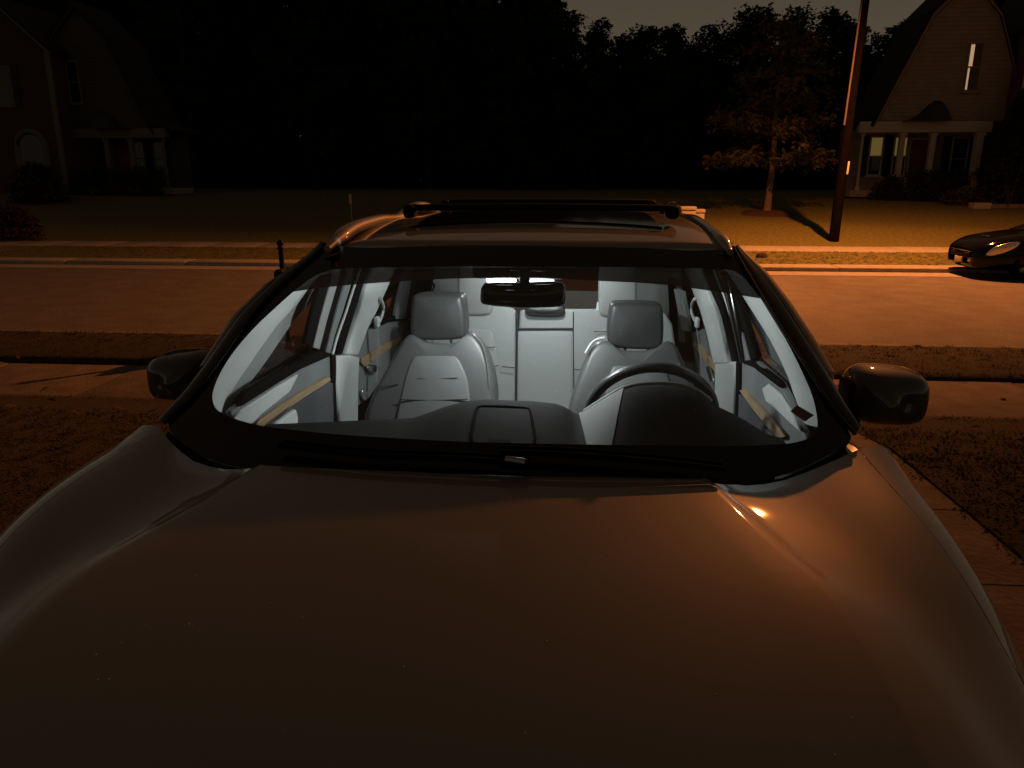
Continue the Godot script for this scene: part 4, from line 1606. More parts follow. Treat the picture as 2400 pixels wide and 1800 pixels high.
func suv_sides(car: Node3D) -> void:
	for s in [-1.0, 1.0]:
		var xo: float = XC + s * 0.945
		# wing side under the shoulder, with its wheel arch
		var st = mb()
		var pts = []
		pts = [Vector3(xo, 0.48, -0.66)]
		for k in 13:
			var an = lerpf(0.35, PI, k / 12.0)
			pts.append(Vector3(xo, 0.35 + 0.40 * sin(an), -1.08 + 0.40 * cos(an)))
		pts.append_array([Vector3(xo, 0.28, -1.62), Vector3(xo, 0.86, -1.62), Vector3(xo, 0.83, -1.2), Vector3(xo, 0.79, -0.95), Vector3(xo, 0.74, -0.75), Vector3(xo, 0.70, -0.66)])
		slab(st, pts, Vector3(-s * 0.02, 0, 0))
		put("wing_side", st, "car_paint", car)
		# doors
		for q in [[-1.63, -2.62, "front_door"], [-2.63, -3.42, "rear_door"]]:
			st = mb()
			var rows = []
			for k in 9:
				var y: float = [0.28, 0.34, 0.5, 0.7, 0.85, 0.95, 1.03, 1.08, 1.105][k]
				var dx: float = [-0.02, 0.0, 0.005, 0.0, 0.004, 0.006, -0.004, -0.025, -0.06][k]
				var row = []
				for i in 5:
					row.append(Vector3(xo + s * dx, y, lerpf(q[0] - (0.16 if q[0] > -2.0 and y > 1.0 else 0.0), q[1], i / 4.0)))
				rows.append(row)
			shell(st, rows, Vector3(-s * 0.02, 0, 0), 1)
			var dr = put(q[2], st, "car_paint", car)
			st = mb()
			box(st, Vector3(xo + s * 0.03, 0.93, q[1] + 0.16), Vector3(0.025, 0.03, 0.2), 0.01)
			put("handle", st, "car_paint", dr)
		# rear quarter
		st = mb()
		pts = [Vector3(xo, 0.3, -4.72), Vector3(xo, 1.08, -4.66), Vector3(xo - s * 0.04, 1.1, -3.43), Vector3(xo, 0.78, -3.43), Vector3(xo, 0.5, -3.36)]
		var q2 = []
		for k in 13:
			var an = PI * k / 12
			q2.append(Vector3(xo, 0.35 + 0.40 * sin(an), -3.72 + 0.36 * cos(an)))
		pts = [Vector3(xo, 1.08, -4.66), Vector3(xo, 1.1, -3.43), Vector3(xo, 0.36, -3.35)]
		pts.append_array(q2)
		pts.append(Vector3(xo, 0.3, -4.72))
		slab(st, pts, Vector3(-s * 0.02, 0, 0))
		put("rear_quarter", st, "car_paint", car)
		# black window-frame bars outside: waist rail, roof edge, middle and rear posts
		st = mb()
		tube(st, [Vector3(xo - s * 0.10, 1.115, -1.85), Vector3(xo - s * 0.10, 1.11, -2.7), Vector3(xo - s * 0.10, 1.12, -3.6), Vector3(xo - s * 0.11, 1.15, -4.5)], [0.022], 6)
		put("waist_strip", st, "gloss_black", car)
		st = mb()
		tube(st, [Vector3(XC + s * 0.69, 1.475, -2.80), Vector3(XC + s * 0.70, 1.50, -3.1), Vector3(XC + s * 0.70, 1.525, -3.7), Vector3(XC + s * 0.67, 1.49, -4.5)], [0.04], 8)
		put("roof_frame", st, "gloss_black", car)
		for q in [[-2.78, -2.92, 0.035], [-3.72, -3.72, 0.03], [-4.45, -4.35, 0.05]]:
			st = mb()
			tube(st, [Vector3(xo - s * 0.12, 1.1, q[0]), Vector3(XC + s * 0.73, 1.51, q[1])], [q[2]], 6)
			put("window_post", st, "gloss_black", car)
		# side glass
		for q in [[-1.86, -2.72, -2.62, -2.86, "side_glass"], [-2.84, -3.7, -2.98, -3.7, "privacy_glass"], [-3.74, -4.42, -3.74, -4.34, "privacy_glass"]]:
			st = mb()
			quad(st, Vector3(xo - s * 0.10, 1.10, q[0]), Vector3(xo - s * 0.10, 1.10, q[1]), Vector3(XC + s * 0.76, 1.50, q[3]), Vector3(XC + s * 0.76, 1.48, q[2]))
			put("side_window", st, q[4], car)
	# tailgate with rear window, and the floor
	var st = mb()
	var rows = []
	for k in 4:
		var row = []
		for i in 13:
			var u = -1.0 + i / 6.0
			row.append(Vector3(XC + u * 0.93, [0.3, 0.6, 0.9, 1.08][k], -4.74 + 0.05 * u * u + 0.02 * k))
		rows.append(row)
	shell(st, rows, Vector3(0, 0, 0.03), 1)
	put("tailgate", st, "car_paint", car)
	st = mb()
	quad(st, Vector3(XC - 0.80, 1.08, -4.66), Vector3(XC + 0.80, 1.08, -4.66), Vector3(XC + 0.64, 1.52, -4.54), Vector3(XC - 0.64, 1.52, -4.54))
	put("rear_window", st, "privacy_glass", car)
	st = mb()
	box(st, Vector3(XC, 0.27, -2.75), Vector3(1.84, 0.06, 3.8), 0.0)
	box(st, Vector3(XC, 0.68, -1.55), Vector3(1.7, 0.78, 0.04), 0.0)
	put("floor_pan", st, "carpet", car)

func suv_mirrors(car: Node3D) -> void:
	# each cap is a rounded shell: wide, flat on its rear, domed to the front
	for q in [[pv([0.928, 1.145, -2.15]), pv([1.161, 1.167, -2.15]), 1.236, 1.055, 1.0], [pv([-0.977, 1.205, -2.15]), pv([-1.175, 1.154, -2.15]), 1.243, 1.078, -1.0]]:
		var x0: float = q[0][0].x
		var x1: float = q[1][0].x
		var s: float = q[4]
		var c = Vector3((x0 + x1) / 2, (q[2] + q[3]) / 2, -2.15)
		var w = absf(x1 - x0) / 2
		var h: float = (q[2] - q[3]) / 2
		var st = mb()
		var rows = []
		var prof = [[0.0, 0.075], [0.25, 0.073], [0.5, 0.066], [0.7, 0.052], [0.84, 0.034], [0.94, 0.010], [0.985, -0.02], [1.0, -0.05], [0.99, -0.085], [0.965, -0.098], [0.0, -0.098]]
		for p in prof:
			var row = []
			for k in 32:
				var a = TAU * k / 32
				var ca = cos(a)
				var sa = sin(a)
				var ex = signf(ca) * pow(absf(ca), 0.55)
				var ey = signf(sa) * pow(absf(sa), 0.62)
				# outline droops towards the outer end
				var lower = 1.0 - 0.22 * (ex * s * 0.5 + 0.5) if ey > 0.0 else 1.0 - 0.18 * (1.0 - (ex * s * 0.5 + 0.5))
				row.append(c + Vector3(ex * w * p[0], ey * h * p[0] * lower, p[1] - 0.05 * (ex * s * 0.5 + 0.5) * 0.6))
			rows.append(row)
		grid(st, rows, 1, false, true)
		var cap = put("side_mirror", st, "mirror_paint", car)
		st = mb()
		rows = []
		for p in [0.0, 0.5, 0.86]:
			var row = []
			for k in 32:
				var a = TAU * k / 32
				var ca = cos(a)
				var sa = sin(a)
				row.append(c + Vector3(signf(ca) * pow(absf(ca), 0.55) * w * p, signf(sa) * pow(absf(sa), 0.62) * h * p * 0.9, -0.128))
			rows.append(row)
		grid(st, rows, 1, false, true)
		put("mirror_glass", st, "mirror_glass", cap)
		st = mb()
		box(st, Vector3(x0 + s * 0.005, c.y - 0.02, -2.195), Vector3(0.02, h * 1.5, 0.1), 0.008)
		put("inner_edge", st, "satin_black" if s > 0 else "silver_metal", cap)  # left edge silver: the cabin light on it is put into the colour
		st = mb()
		tube(st, [Vector3(x0 + s * 0.03, q[3] + 0.03, -2.2), Vector3(x0 - s * 0.01, q[3] + 0.02, -2.18), Vector3(XC + s * 0.86, 1.09, -2.12)], [0.035, 0.035, 0.05], 8)
		put("mirror_arm", st, "satin_black", cap)

# ---- cabin
const CREST := [[-0.84, 1.030], [-0.61, 1.045], [-0.465, 1.056], [-0.395, 1.060], [-0.33, 1.066], [-0.285, 1.083], [-0.231, 1.105], [-0.17, 1.122], [-0.116, 1.128], [0.03, 1.126], [0.09, 1.120], [0.12, 1.110], [0.145, 1.092], [0.16, 1.088], [0.175, 1.096], [0.20, 1.114], [0.25, 1.148], [0.283, 1.168], [0.327, 1.180], [0.387, 1.185], [0.445, 1.181], [0.497, 1.164], [0.551, 1.124], [0.615, 1.094], [0.697, 1.044], [0.75, 1.03]]

func dash_y(x: float, z: float) -> float:
	var top = ramp(x, CREST)
	var zf = -1.60 - 0.28 * (x - XC) * (x - XC)
	var t = clampf((zf - z) / (zf + 2.12), 0.0, 1.0)
	return lerpf(1.075, top, smoothstep(0.0, 0.95, t))

func suv_dash(car: Node3D) -> void:
	var st = mb()
	var rows = []
	for i in 18:
		var row = []
		for j in 121:
			var x = lerpf(-0.82, 0.74, j / 120.0)
			var zf = -1.60 - 0.28 * (x - XC) * (x - XC)
			var z = lerpf(zf, -2.12, minf(i / 13.0, 1.0))
			var y = dash_y(x, z)
			if i > 13:
				var k = i - 13
				z -= [0.0, 0.012, 0.022, 0.026, 0.03][k]
				y -= [0.0, 0.004, 0.02, 0.12, 0.45][k]
			row.append(Vector3(x, y, z))
		rows.append(row)
	grid(st, rows, 1, true)
	var dash = put("dashboard", st, "dash", car)
	# raised cover on the centre hump, with its frame and sensor tab
	var cov = [[-0.128, -2.045], [-0.06, -2.05], [0.010, -2.045], [0.022, -2.03], [0.055, -1.76], [-0.118, -1.76], [-0.132, -2.03]]
	st = mb()
	var ring = []
	for q in cov:
		ring.append(Vector3(q[0], 0.0, q[1]))
	ring = chaikin(ring, 2)
	for i in ring.size():
		ring[i].y = dash_y(ring[i].x, ring[i].z) + 0.003
	tube(st, ring, [0.004], 6, 0, 1.0, true)
	put("cover_frame", st, "rubber", dash)
	st = mb()
	rows = []
	for i in 9:
		var row = []
		for j in 9:
			var z = lerpf(-2.035, -1.765, i / 8.0)
			var x = lerpf(lerpf(-0.124, -0.114, i / 8.0), lerpf(0.016, 0.050, i / 8.0), j / 8.0)
			row.append(Vector3(x, dash_y(x, z) + 0.004, z))
		rows.append(row)
	shell(st, rows, Vector3(0, -0.003, 0), 1)
	put("speaker_cover", st, "dash_panel", dash)
	st = mb()
	box(st, Vector3(-0.045, dash_y(-0.045, -1.80) + 0.010, -1.795), Vector3(0.058, 0.022, 0.05), 0.008)
	put("sensor", st, "rubber", dash)
	# instrument hood edge: light from above put into a soft grey rim over the dials
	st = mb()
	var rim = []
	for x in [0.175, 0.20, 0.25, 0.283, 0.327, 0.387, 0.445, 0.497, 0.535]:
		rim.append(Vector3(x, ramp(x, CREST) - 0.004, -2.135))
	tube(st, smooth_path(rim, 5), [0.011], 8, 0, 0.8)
	put("instrument_lit_rim", st, "door_grey", dash)
	st = mb()
	rows = []
	for i in 14:
		var row = []
		for j in 10:
			var z = lerpf(-2.126, -1.70, i / 13.0)
			var x = lerpf(0.158 + 0.03 * i / 13.0, 0.285 - 0.065 * i / 13.0, j / 9.0)
			row.append(Vector3(x, dash_y(x, z) + 0.003, z))
		rows.append(row)
	grid(st, rows, 1, true)
	put("lit_flank", st, "lit_tone_grey", dash)  # lamp light on the binnacle's left side, painted as a lighter grey
	# steering wheel
	var c = Vector3(0.400, 0.992, -2.436)
	var up = Vector3(0, 0.906, 0.42)
	st = mb()
	var path = []
	for k in 48:
		var a = TAU * k / 48
		path.append(c + Vector3(1, 0, 0) * cos(a) * 0.205 + up * sin(a) * 0.205)
	tube(st, path, [0.0175], 12, 0, 1.0, true)
	var sw = put("steering_wheel", st, "leather_black", car)
	st = mb()
	var hub = []
	for k in 20:
		var a = TAU * k / 20
		hub.append(c + Vector3(cos(a) * 0.085, 0, 0) + up * sin(a) * 0.07)
	cushion(st, hub, Vector3(0, 0.42, -0.906), 0.05, 0.02, 0.01)
	put("hub", st, "satin_black", sw)
	st = mb()
	for d in [Vector3(1, 0.1, 0), Vector3(-1, 0.1, 0), Vector3(0, -1, 0)]:
		tube(st, [c + Vector3(d.x, 0, 0) * 0.07 + up * d.y * 0.06, c + Vector3(d.x, 0, 0) * 0.2 + up * d.y * 0.2], [0.02, 0.014], 6, 0, 0.5)
	put("spoke", st, "satin_black", sw)

func seat_part(called: String, parent: Node3D, poly: Array, nm: Vector3, thick: float, r: float, dome: float, material: String, rounds := 2) -> MeshInstance3D:
	var st = mb()
	cushion(st, chaikin(poly, rounds), nm, thick, r, dome)
	return put(called, st, material, parent)

func line_part(called: String, parent: Node3D, path: Array, r: float, material: String) -> void:
	var st = mb()
	tube(st, smooth_path(path, 5), [r], 5)
	put(called, st, material, parent)

func shift(a: Array, d: Vector3) -> Array:
	var o = []
	for p in a:
		o.append(p + d)
	return o

func suv_seats(car: Node3D) -> void:
	var fwd = Vector3(0.0, 0.27, 0.96)
	# front passenger seat (left in the picture)
	var back = pv([-0.473, 1.194, -2.746, -0.445, 1.179, -2.742, -0.416, 1.165, -2.738, -0.366, 1.159, -2.737, -0.314, 1.16, -2.737, -0.279, 1.169, -2.739, -0.26, 1.192, -2.746, -0.247, 1.204, -2.749, -0.226, 1.196, -2.747, -0.192, 1.154, -2.735, -0.168, 1.098, -2.719, -0.149, 1.024, -2.699, -0.144, 0.95, -2.678, -0.142, 0.834, -2.646, -0.63, 0.822, -2.642, -0.647, 0.88, -2.658, -0.624, 0.942, -2.676, -0.595, 1.006, -2.694, -0.556, 1.074, -2.713, -0.518, 1.142, -2.732, -0.497, 1.175, -2.741])
	var seat = seat_part("front_seat", car, back, fwd, 0.16, 0.035, 0.012, "leather", 1)
	seat_part("headrest", seat, pv([-0.471, 1.314, -2.8, -0.464, 1.33, -2.8, -0.29, 1.332, -2.8, -0.278, 1.317, -2.8, -0.271, 1.238, -2.8, -0.27, 1.185, -2.8, -0.277, 1.156, -2.8, -0.477, 1.152, -2.8, -0.483, 1.181, -2.8, -0.48, 1.235, -2.8]), Vector3(0, 0.05, 1), 0.13, 0.020, 0.010, "leather_dark", 2)
	seat_part("insert", seat, shift(pv([-0.455, 1.108, -2.722, -0.434, 1.113, -2.724, -0.307, 1.115, -2.724, -0.286, 1.109, -2.723, -0.268, 1.079, -2.714, -0.248, 1.035, -2.702, -0.238, 0.961, -2.681, -0.231, 0.832, -2.645, -0.524, 0.825, -2.643, -0.512, 0.892, -2.662, -0.496, 0.975, -2.685, -0.477, 1.059, -2.708]), Vector3(0, 0.004, 0.014)), fwd, 0.03, 0.012, 0.012, "leather_insert", 1)
	line_part("seam", seat, shift(pv([-0.496, 0.955, -2.679, -0.44, 0.953, -2.679, -0.352, 0.955, -2.679, -0.265, 0.959, -2.68, -0.243, 0.961, -2.681]), Vector3(0, 0.006, 0.022)), 0.0026, "seam_thread")
	line_part("seam", seat, shift(pv([-0.433, 1.031, -2.701, -0.389, 1.029, -2.7, -0.337, 1.032, -2.701, -0.285, 1.036, -2.702]), Vector3(0, 0.006, 0.024)), 0.0016, "seam_thread")
	line_part("seam", seat, shift(pv([-0.585, 0.997, -2.691, -0.546, 1.001, -2.692, -0.507, 1.008, -2.694]), Vector3(0, 0.003, 0.010)), 0.002, "seam_thread")
	line_part("bolster_lit_edge", seat, shift(pv([-0.254, 1.199, -2.748, -0.24, 1.201, -2.748, -0.219, 1.18, -2.742, -0.197, 1.144, -2.732, -0.182, 1.081, -2.715, -0.173, 1.002, -2.693]), Vector3(0.004, 0.003, 0.004)), 0.0022, "lit_tone_grey")  # light along the bolster edge, drawn as a thin paler line
	line_part("headrest_post", seat, pv([-0.431, 1.153, -2.85, -0.432, 1.117, -2.85]), 0.007, "chrome")
	line_part("headrest_post", seat, pv([-0.332, 1.155, -2.85, -0.332, 1.119, -2.85]), 0.007, "chrome")
	# driver's seat
	back = pv([0.266, 1.179, -2.742, 0.285, 1.163, -2.738, 0.319, 1.147, -2.733, 0.369, 1.145, -2.733, 0.419, 1.149, -2.734, 0.452, 1.161, -2.737, 0.474, 1.181, -2.743, 0.497, 1.181, -2.743, 0.519, 1.162, -2.737, 0.538, 1.119, -2.725, 0.562, 1.069, -2.711, 0.587, 1.014, -2.696, 0.598, 0.95, -2.678, 0.603, 0.837, -2.646, 0.118, 0.825, -2.643, 0.123, 0.923, -2.67, 0.138, 0.989, -2.689, 0.161, 1.058, -2.708, 0.186, 1.124, -2.727, 0.209, 1.16, -2.737, 0.236, 1.179, -2.742])
	var seat2 = seat_part("front_seat", car, back, fwd, 0.16, 0.035, 0.012, "leather", 1)
	seat_part("headrest", seat2, pv([0.273, 1.291, -2.8, 0.283, 1.308, -2.8, 0.452, 1.307, -2.8, 0.466, 1.29, -2.8, 0.473, 1.214, -2.8, 0.473, 1.158, -2.8, 0.462, 1.131, -2.8, 0.282, 1.132, -2.8, 0.267, 1.158, -2.8, 0.265, 1.22, -2.8]), Vector3(0, 0.05, 1), 0.13, 0.020, 0.010, "leather_dark", 2)
	seat_part("insert", seat2, shift(pv([0.278, 1.086, -2.716, 0.303, 1.092, -2.718, 0.445, 1.094, -2.718, 0.472, 1.087, -2.716, 0.497, 1.029, -2.7, 0.508, 0.948, -2.677, 0.517, 0.835, -2.646, 0.25, 0.828, -2.644, 0.254, 0.942, -2.676, 0.263, 1.024, -2.699]), Vector3(0, 0.004, 0.014)), fwd, 0.03, 0.012, 0.012, "leather_insert", 1)
	line_part("bolster_lit_edge", seat2, shift(pv([0.256, 1.186, -2.744, 0.234, 1.182, -2.743, 0.209, 1.167, -2.739, 0.186, 1.13, -2.729]), Vector3(-0.003, 0.003, 0.004)), 0.005, "belt_and_lit_edge")  # the same painted light on the driver's bolster edge
	line_part("headrest_post", seat2, pv([0.335, 1.13, -2.85, 0.336, 1.098, -2.85]), 0.007, "chrome")
	line_part("headrest_post", seat2, pv([0.422, 1.132, -2.85, 0.424, 1.1, -2.85]), 0.007, "chrome")
	# seat cushions, below the dash line
	for q in [[-0.38, seat], [0.37, seat2]]:
		var st = mb()
		box(st, Vector3(q[0], 0.58, -2.42), Vector3(0.52, 0.18, 0.52), 0.06)
		put("seat_cushion", st, "leather", q[1])
	# rear seat
	var rf = Vector3(0.0, 0.21, 0.98)
	var lb = pv([-0.647, 1.114, -3.725, -0.506, 1.133, -3.729, -0.227, 1.137, -3.73, -0.167, 1.129, -3.728, -0.146, 1.111, -3.724, -0.142, 0.914, -3.681, -0.137, 0.461, -3.581, -0.64, 0.447, -3.578, -0.69, 0.676, -3.629, -0.683, 0.95, -3.689])
	var rear = seat_part("rear_seat", car, lb, rf, 0.14, 0.018, 0.01, "leather_rear", 1)
	var rb = pv([-0.132, 1.111, -3.725, -0.111, 1.121, -3.727, 0.14, 1.128, -3.728, 0.502, 1.129, -3.728, 0.615, 1.104, -3.723, 0.647, 0.928, -3.684, 0.678, 0.483, -3.586, -0.123, 0.461, -3.581, -0.131, 0.914, -3.681])
	seat_part("rear_backrest", rear, rb, rf, 0.14, 0.018, 0.006, "leather_rear", 1)
	seat_part("insert", rear, shift(pv([-0.575, 1.01, -3.702, -0.505, 1.018, -3.704, -0.295, 1.022, -3.705, -0.262, 1.009, -3.702, -0.242, 0.934, -3.686, -0.222, 0.822, -3.661, -0.206, 0.459, -3.581, -0.58, 0.449, -3.579]), Vector3(0, 0.003, 0.010)), rf, 0.03, 0.01, 0.010, "leather_rear", 1)
	seat_part("insert", rear, shift(pv([0.257, 1.019, -3.704, 0.279, 1.028, -3.706, 0.505, 1.031, -3.707, 0.55, 1.014, -3.703, 0.578, 0.837, -3.664, 0.588, 0.48, -3.586, 0.238, 0.471, -3.584, 0.238, 0.831, -3.663]), Vector3(0, 0.003, 0.010)), rf, 0.03, 0.01, 0.010, "leather_rear", 1)
	seat_part("armrest", rear, shift(pv([-0.137, 1.01, -3.702, -0.128, 1.017, -3.704, 0.125, 1.021, -3.705, 0.134, 1.015, -3.703, 0.14, 0.829, -3.662, 0.15, 0.468, -3.583, -0.132, 0.461, -3.581, -0.136, 0.824, -3.661]), Vector3(0, 0.002, 0.008)), rf, 0.06, 0.008, 0.003, "leather_rear", 1)
	line_part("seam", rear, shift(pv([-0.137, 1.023, -3.705, -0.064, 1.024, -3.705, 0.051, 1.026, -3.706, 0.136, 1.027, -3.706]), Vector3(0, 0.003, 0.008)), 0.006, "seam_thread")
	line_part("seam", rear, shift(pv([-0.141, 1.107, -3.723, -0.139, 0.959, -3.691, -0.138, 0.824, -3.661, -0.137, 0.597, -3.611]), Vector3(0, 0.002, 0.006)), 0.0055, "seam_thread")
	line_part("seam", rear, shift(pv([0.137, 1.111, -3.724, 0.141, 0.963, -3.692, 0.145, 0.829, -3.662, 0.152, 0.604, -3.613]), Vector3(0, 0.002, 0.006)), 0.003, "seam_thread")
	for v in [pv([-0.294, 0.936, -3.686, -0.27, 0.934, -3.685, -0.245, 0.937, -3.686]), pv([-0.28, 0.843, -3.666, -0.25, 0.842, -3.665, -0.227, 0.847, -3.666]), pv([-0.211, 0.843, -3.665, -0.176, 0.839, -3.665, -0.146, 0.837, -3.664]), pv([0.147, 0.836, -3.664, 0.17, 0.834, -3.663, 0.197, 0.841, -3.665]), pv([0.241, 1.019, -3.704, 0.279, 1.019, -3.704, 0.32, 1.02, -3.704])]:
		line_part("seam", rear, shift(v, Vector3(0, 0.004, 0.021)), 0.0022, "seam_thread")
	for q in [[pv([-0.43, 1.367, -3.7, -0.414, 1.381, -3.7, -0.273, 1.377, -3.7, -0.255, 1.36, -3.7, -0.254, 1.188, -3.7, -0.261, 1.114, -3.7, -0.28, 1.086, -3.7, -0.428, 1.086, -3.7, -0.442, 1.111, -3.7, -0.437, 1.231, -3.7]), "headrest"], [pv([0.255, 1.36, -3.7, 0.268, 1.377, -3.7, 0.414, 1.374, -3.7, 0.436, 1.357, -3.7, 0.446, 1.196, -3.7, 0.442, 1.115, -3.7, 0.426, 1.082, -3.7, 0.282, 1.087, -3.7, 0.261, 1.114, -3.7, 0.258, 1.194, -3.7]), "headrest"], [pv([-0.1, 1.136, -3.69, -0.086, 1.146, -3.69, 0.077, 1.15, -3.69, 0.093, 1.139, -3.69, 0.098, 1.111, -3.69, 0.085, 1.086, -3.69, -0.084, 1.086, -3.69, -0.1, 1.109, -3.69]), "headrest"]]:
		seat_part(q[1], rear, q[0], Vector3(0, 0.1, 1), 0.10, 0.022, 0.008, "leather_rear" if q[0][0].y > 1.2 else "leather_dark", 2)
	# rear belt lying over the right backrest
	var st = mb()
	strip(st, pv([0.253, 1.161, -3.735, 0.242, 1.076, -3.717, 0.226, 0.976, -3.695, 0.223, 0.92, -3.682]), pv([0.262, 1.161, -3.735, 0.264, 1.077, -3.717, 0.265, 0.977, -3.695, 0.259, 0.921, -3.683]), 12, Vector3(0, 0.004, 0.012))
	put("belt", st, "belt_and_lit_edge", rear)
	st = mb()
	box(st, Vector3(0, 0.55, -3.45), Vector3(1.3, 0.2, 0.5), 0.06)
	put("seat_cushion", st, "leather_rear", rear)

# a flat panel on the cabin wall: polygon in space with a little thickness outwards
func wall_part(called: String, parent: Node3D, poly: Array, s: float, lift: float, material: String, thick := 0.012, r := 0.006, rounds := 0) -> MeshInstance3D:
	var st = mb()
	var nm = Vector3(-s, -0.25, 0.0).normalized()
	var p = shift(poly, nm * lift)
	if rounds:
		p = chaikin(p, rounds)
	cushion(st, p, nm, thick, r, 0.0)
	return put(called, st, material, parent)

func suv_trim(car: Node3D) -> void:
	# A-pillar trims: a bright rounded band from the glass edge to the door
	var lo = pv([-0.813, 1.176, -1.827, -0.841, 1.196, -1.886, -0.852, 1.226, -1.959, -0.85, 1.267, -2.05, -0.836, 1.304, -2.13, -0.812, 1.355, -2.236, -0.774, 1.408, -2.339, -0.731, 1.446, -2.41, -0.674, 1.497, -2.504])
	var li = pv([-0.865, 1.069, -2.058, -0.865, 1.093, -2.095, -0.865, 1.125, -2.195, -0.86, 1.171, -2.347, -0.834, 1.273, -2.565, -0.823, 1.32, -2.769, -0.815, 1.352, -2.919, -0.808, 1.378, -3.064, -0.8, 1.409, -3.271])
	var ro = pv([0.745, 1.167, -1.811, 0.756, 1.197, -1.885, 0.764, 1.219, -1.938, 0.758, 1.246, -1.998, 0.749, 1.285, -2.083, 0.731, 1.336, -2.19, 0.708, 1.405, -2.34, 0.679, 1.454, -2.438, 0.629, 1.504, -2.534])
	var ri = pv([0.82, 1.039, -2.285, 0.82, 1.063, -2.378, 0.82, 1.11, -2.535, 0.818, 1.157, -2.68, 0.803, 1.217, -2.83, 0.788, 1.278, -3.097, 0.779, 1.314, -3.299, 0.773, 1.336, -3.498, 0.766, 1.367, -3.797])
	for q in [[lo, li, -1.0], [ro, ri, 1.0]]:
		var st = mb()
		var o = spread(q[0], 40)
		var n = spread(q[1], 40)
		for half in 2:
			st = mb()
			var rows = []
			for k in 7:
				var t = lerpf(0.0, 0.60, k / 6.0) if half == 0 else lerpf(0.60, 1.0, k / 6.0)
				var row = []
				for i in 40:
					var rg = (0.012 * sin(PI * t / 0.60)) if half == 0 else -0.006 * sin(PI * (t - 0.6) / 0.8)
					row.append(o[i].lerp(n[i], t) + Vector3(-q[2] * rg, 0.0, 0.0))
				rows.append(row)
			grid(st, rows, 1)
			put(["pillar_trim", "pillar_trim_shaded"][half], st, ["trim_light", "trim_mid"][half], car)  # inner part is the same trim, its shade put into a darker colour
	# ---- left (passenger) side
	var door = wall_part("door_trim", car, pv([-0.8, 1.127, -1.933, -0.8, 1.13, -1.951, -0.8, 1.125, -2.272, -0.8, 1.115, -2.603, -0.8, 1.09, -2.791, -0.8, 1.07, -2.821, -0.8, 0.794, -2.765, -0.8, 0.902, -2.305, -0.8, 1.042, -1.974]), -1.0, 0.0, "door_grey", 0.02, 0.006)
	wall_part("window_seal", door, pv([-0.8, 1.143, -1.972, -0.797, 1.16, -2.026, -0.799, 1.153, -2.276, -0.8, 1.133, -2.684, -0.8, 1.096, -2.798, -0.8, 1.086, -2.796, -0.8, 1.113, -2.607, -0.8, 1.124, -2.271, -0.8, 1.131, -1.994]), -1.0, 0.004, "rubber", 0.02, 0.004)
	wall_part("upper_pad", door, pv([-0.8, 1.118, -1.931, -0.8, 1.121, -1.992, -0.8, 1.115, -2.269, -0.8, 1.109, -2.435, -0.8, 1.072, -2.35, -0.8, 1.068, -2.111, -0.8, 1.062, -2.052, -0.8, 1.068, -1.98]), -1.0, 0.008, "trim_light", 0.012, 0.006)
	wall_part("wood_strip", door, pv([-0.8, 1.056, -2.044, -0.8, 1.059, -2.096, -0.8, 1.055, -2.264, -0.8, 1.044, -2.49, -0.8, 1.023, -2.737, -0.8, 1.003, -2.75, -0.8, 1.019, -2.509, -0.8, 1.032, -2.299, -0.8, 1.033, -2.198, -0.8, 1.027, -2.123]), -1.0, 0.016, "wood_trim", 0.016, 0.006)
	wall_part("lower_panel", door, pv([-0.8, 1.022, -2.211, -0.8, 1.016, -2.416, -0.8, 0.996, -2.754, -0.8, 0.981, -2.797, -0.8, 0.796, -2.76, -0.8, 0.93, -2.269, -0.8, 0.982, -2.356]), -1.0, 0.010, "door_dark", 0.016, 0.006)
	wall_part("armrest", door, pv([-0.8, 1.017, -2.143, -0.8, 1.017, -2.209, -0.8, 1.012, -2.354, -0.8, 0.979, -2.364, -0.8, 0.939, -2.338, -0.8, 0.983, -2.164]), -1.0, 0.024, "trim_light", 0.02, 0.006)
	wall_part("pillar_cover_lower", car, pv([-0.8, 1.077, -2.847, -0.8, 1.045, -3.01, -0.8, 1.005, -3.14, -0.8, 0.892, -3.096, -0.8, 0.699, -3.044, -0.8, 0.782, -2.799, -0.8, 0.969, -2.813]), -1.0, 0.020, "trim_light", 0.03, 0.012)
	wall_part("pillar_shadow_gap", car, pv([-0.8, 1.096, -2.798, -0.8, 1.086, -2.842, -0.8, 0.78, -2.804, -0.8, 0.796, -2.76]), -1.0, 0.012, "rubber", 0.02, 0.003)
	wall_part("pillar_cover", car, pv([-0.8, 1.063, -2.942, -0.8, 1.018, -3.1, -0.8, 1.097, -3.27, -0.798, 1.157, -3.46, -0.77, 1.271, -3.618, -0.752, 1.34, -3.672, -0.742, 1.384, -3.285, -0.755, 1.33, -3.173, -0.784, 1.212, -3.112]), -1.0, 0.022, "trim_light", 0.035, 0.014)
	wall_part("door_seal", car, pv([-0.8, 1.075, -2.888, -0.8, 1.064, -2.936, -0.785, 1.211, -3.099, -0.756, 1.327, -3.16, -0.74, 1.39, -3.234, -0.737, 1.401, -3.136, -0.752, 1.34, -3.066, -0.78, 1.232, -2.978, -0.799, 1.153, -2.914]), -1.0, 0.006, "rubber", 0.03, 0.004)
	line_part("weather_strip", car, shift(pv([-0.8, 1.093, -2.797, -0.8, 1.127, -2.839, -0.796, 1.167, -2.881, -0.779, 1.233, -2.926, -0.755, 1.329, -2.979, -0.738, 1.398, -3.026]), Vector3(0.012, 0, 0)), 0.0055, "trim_light")
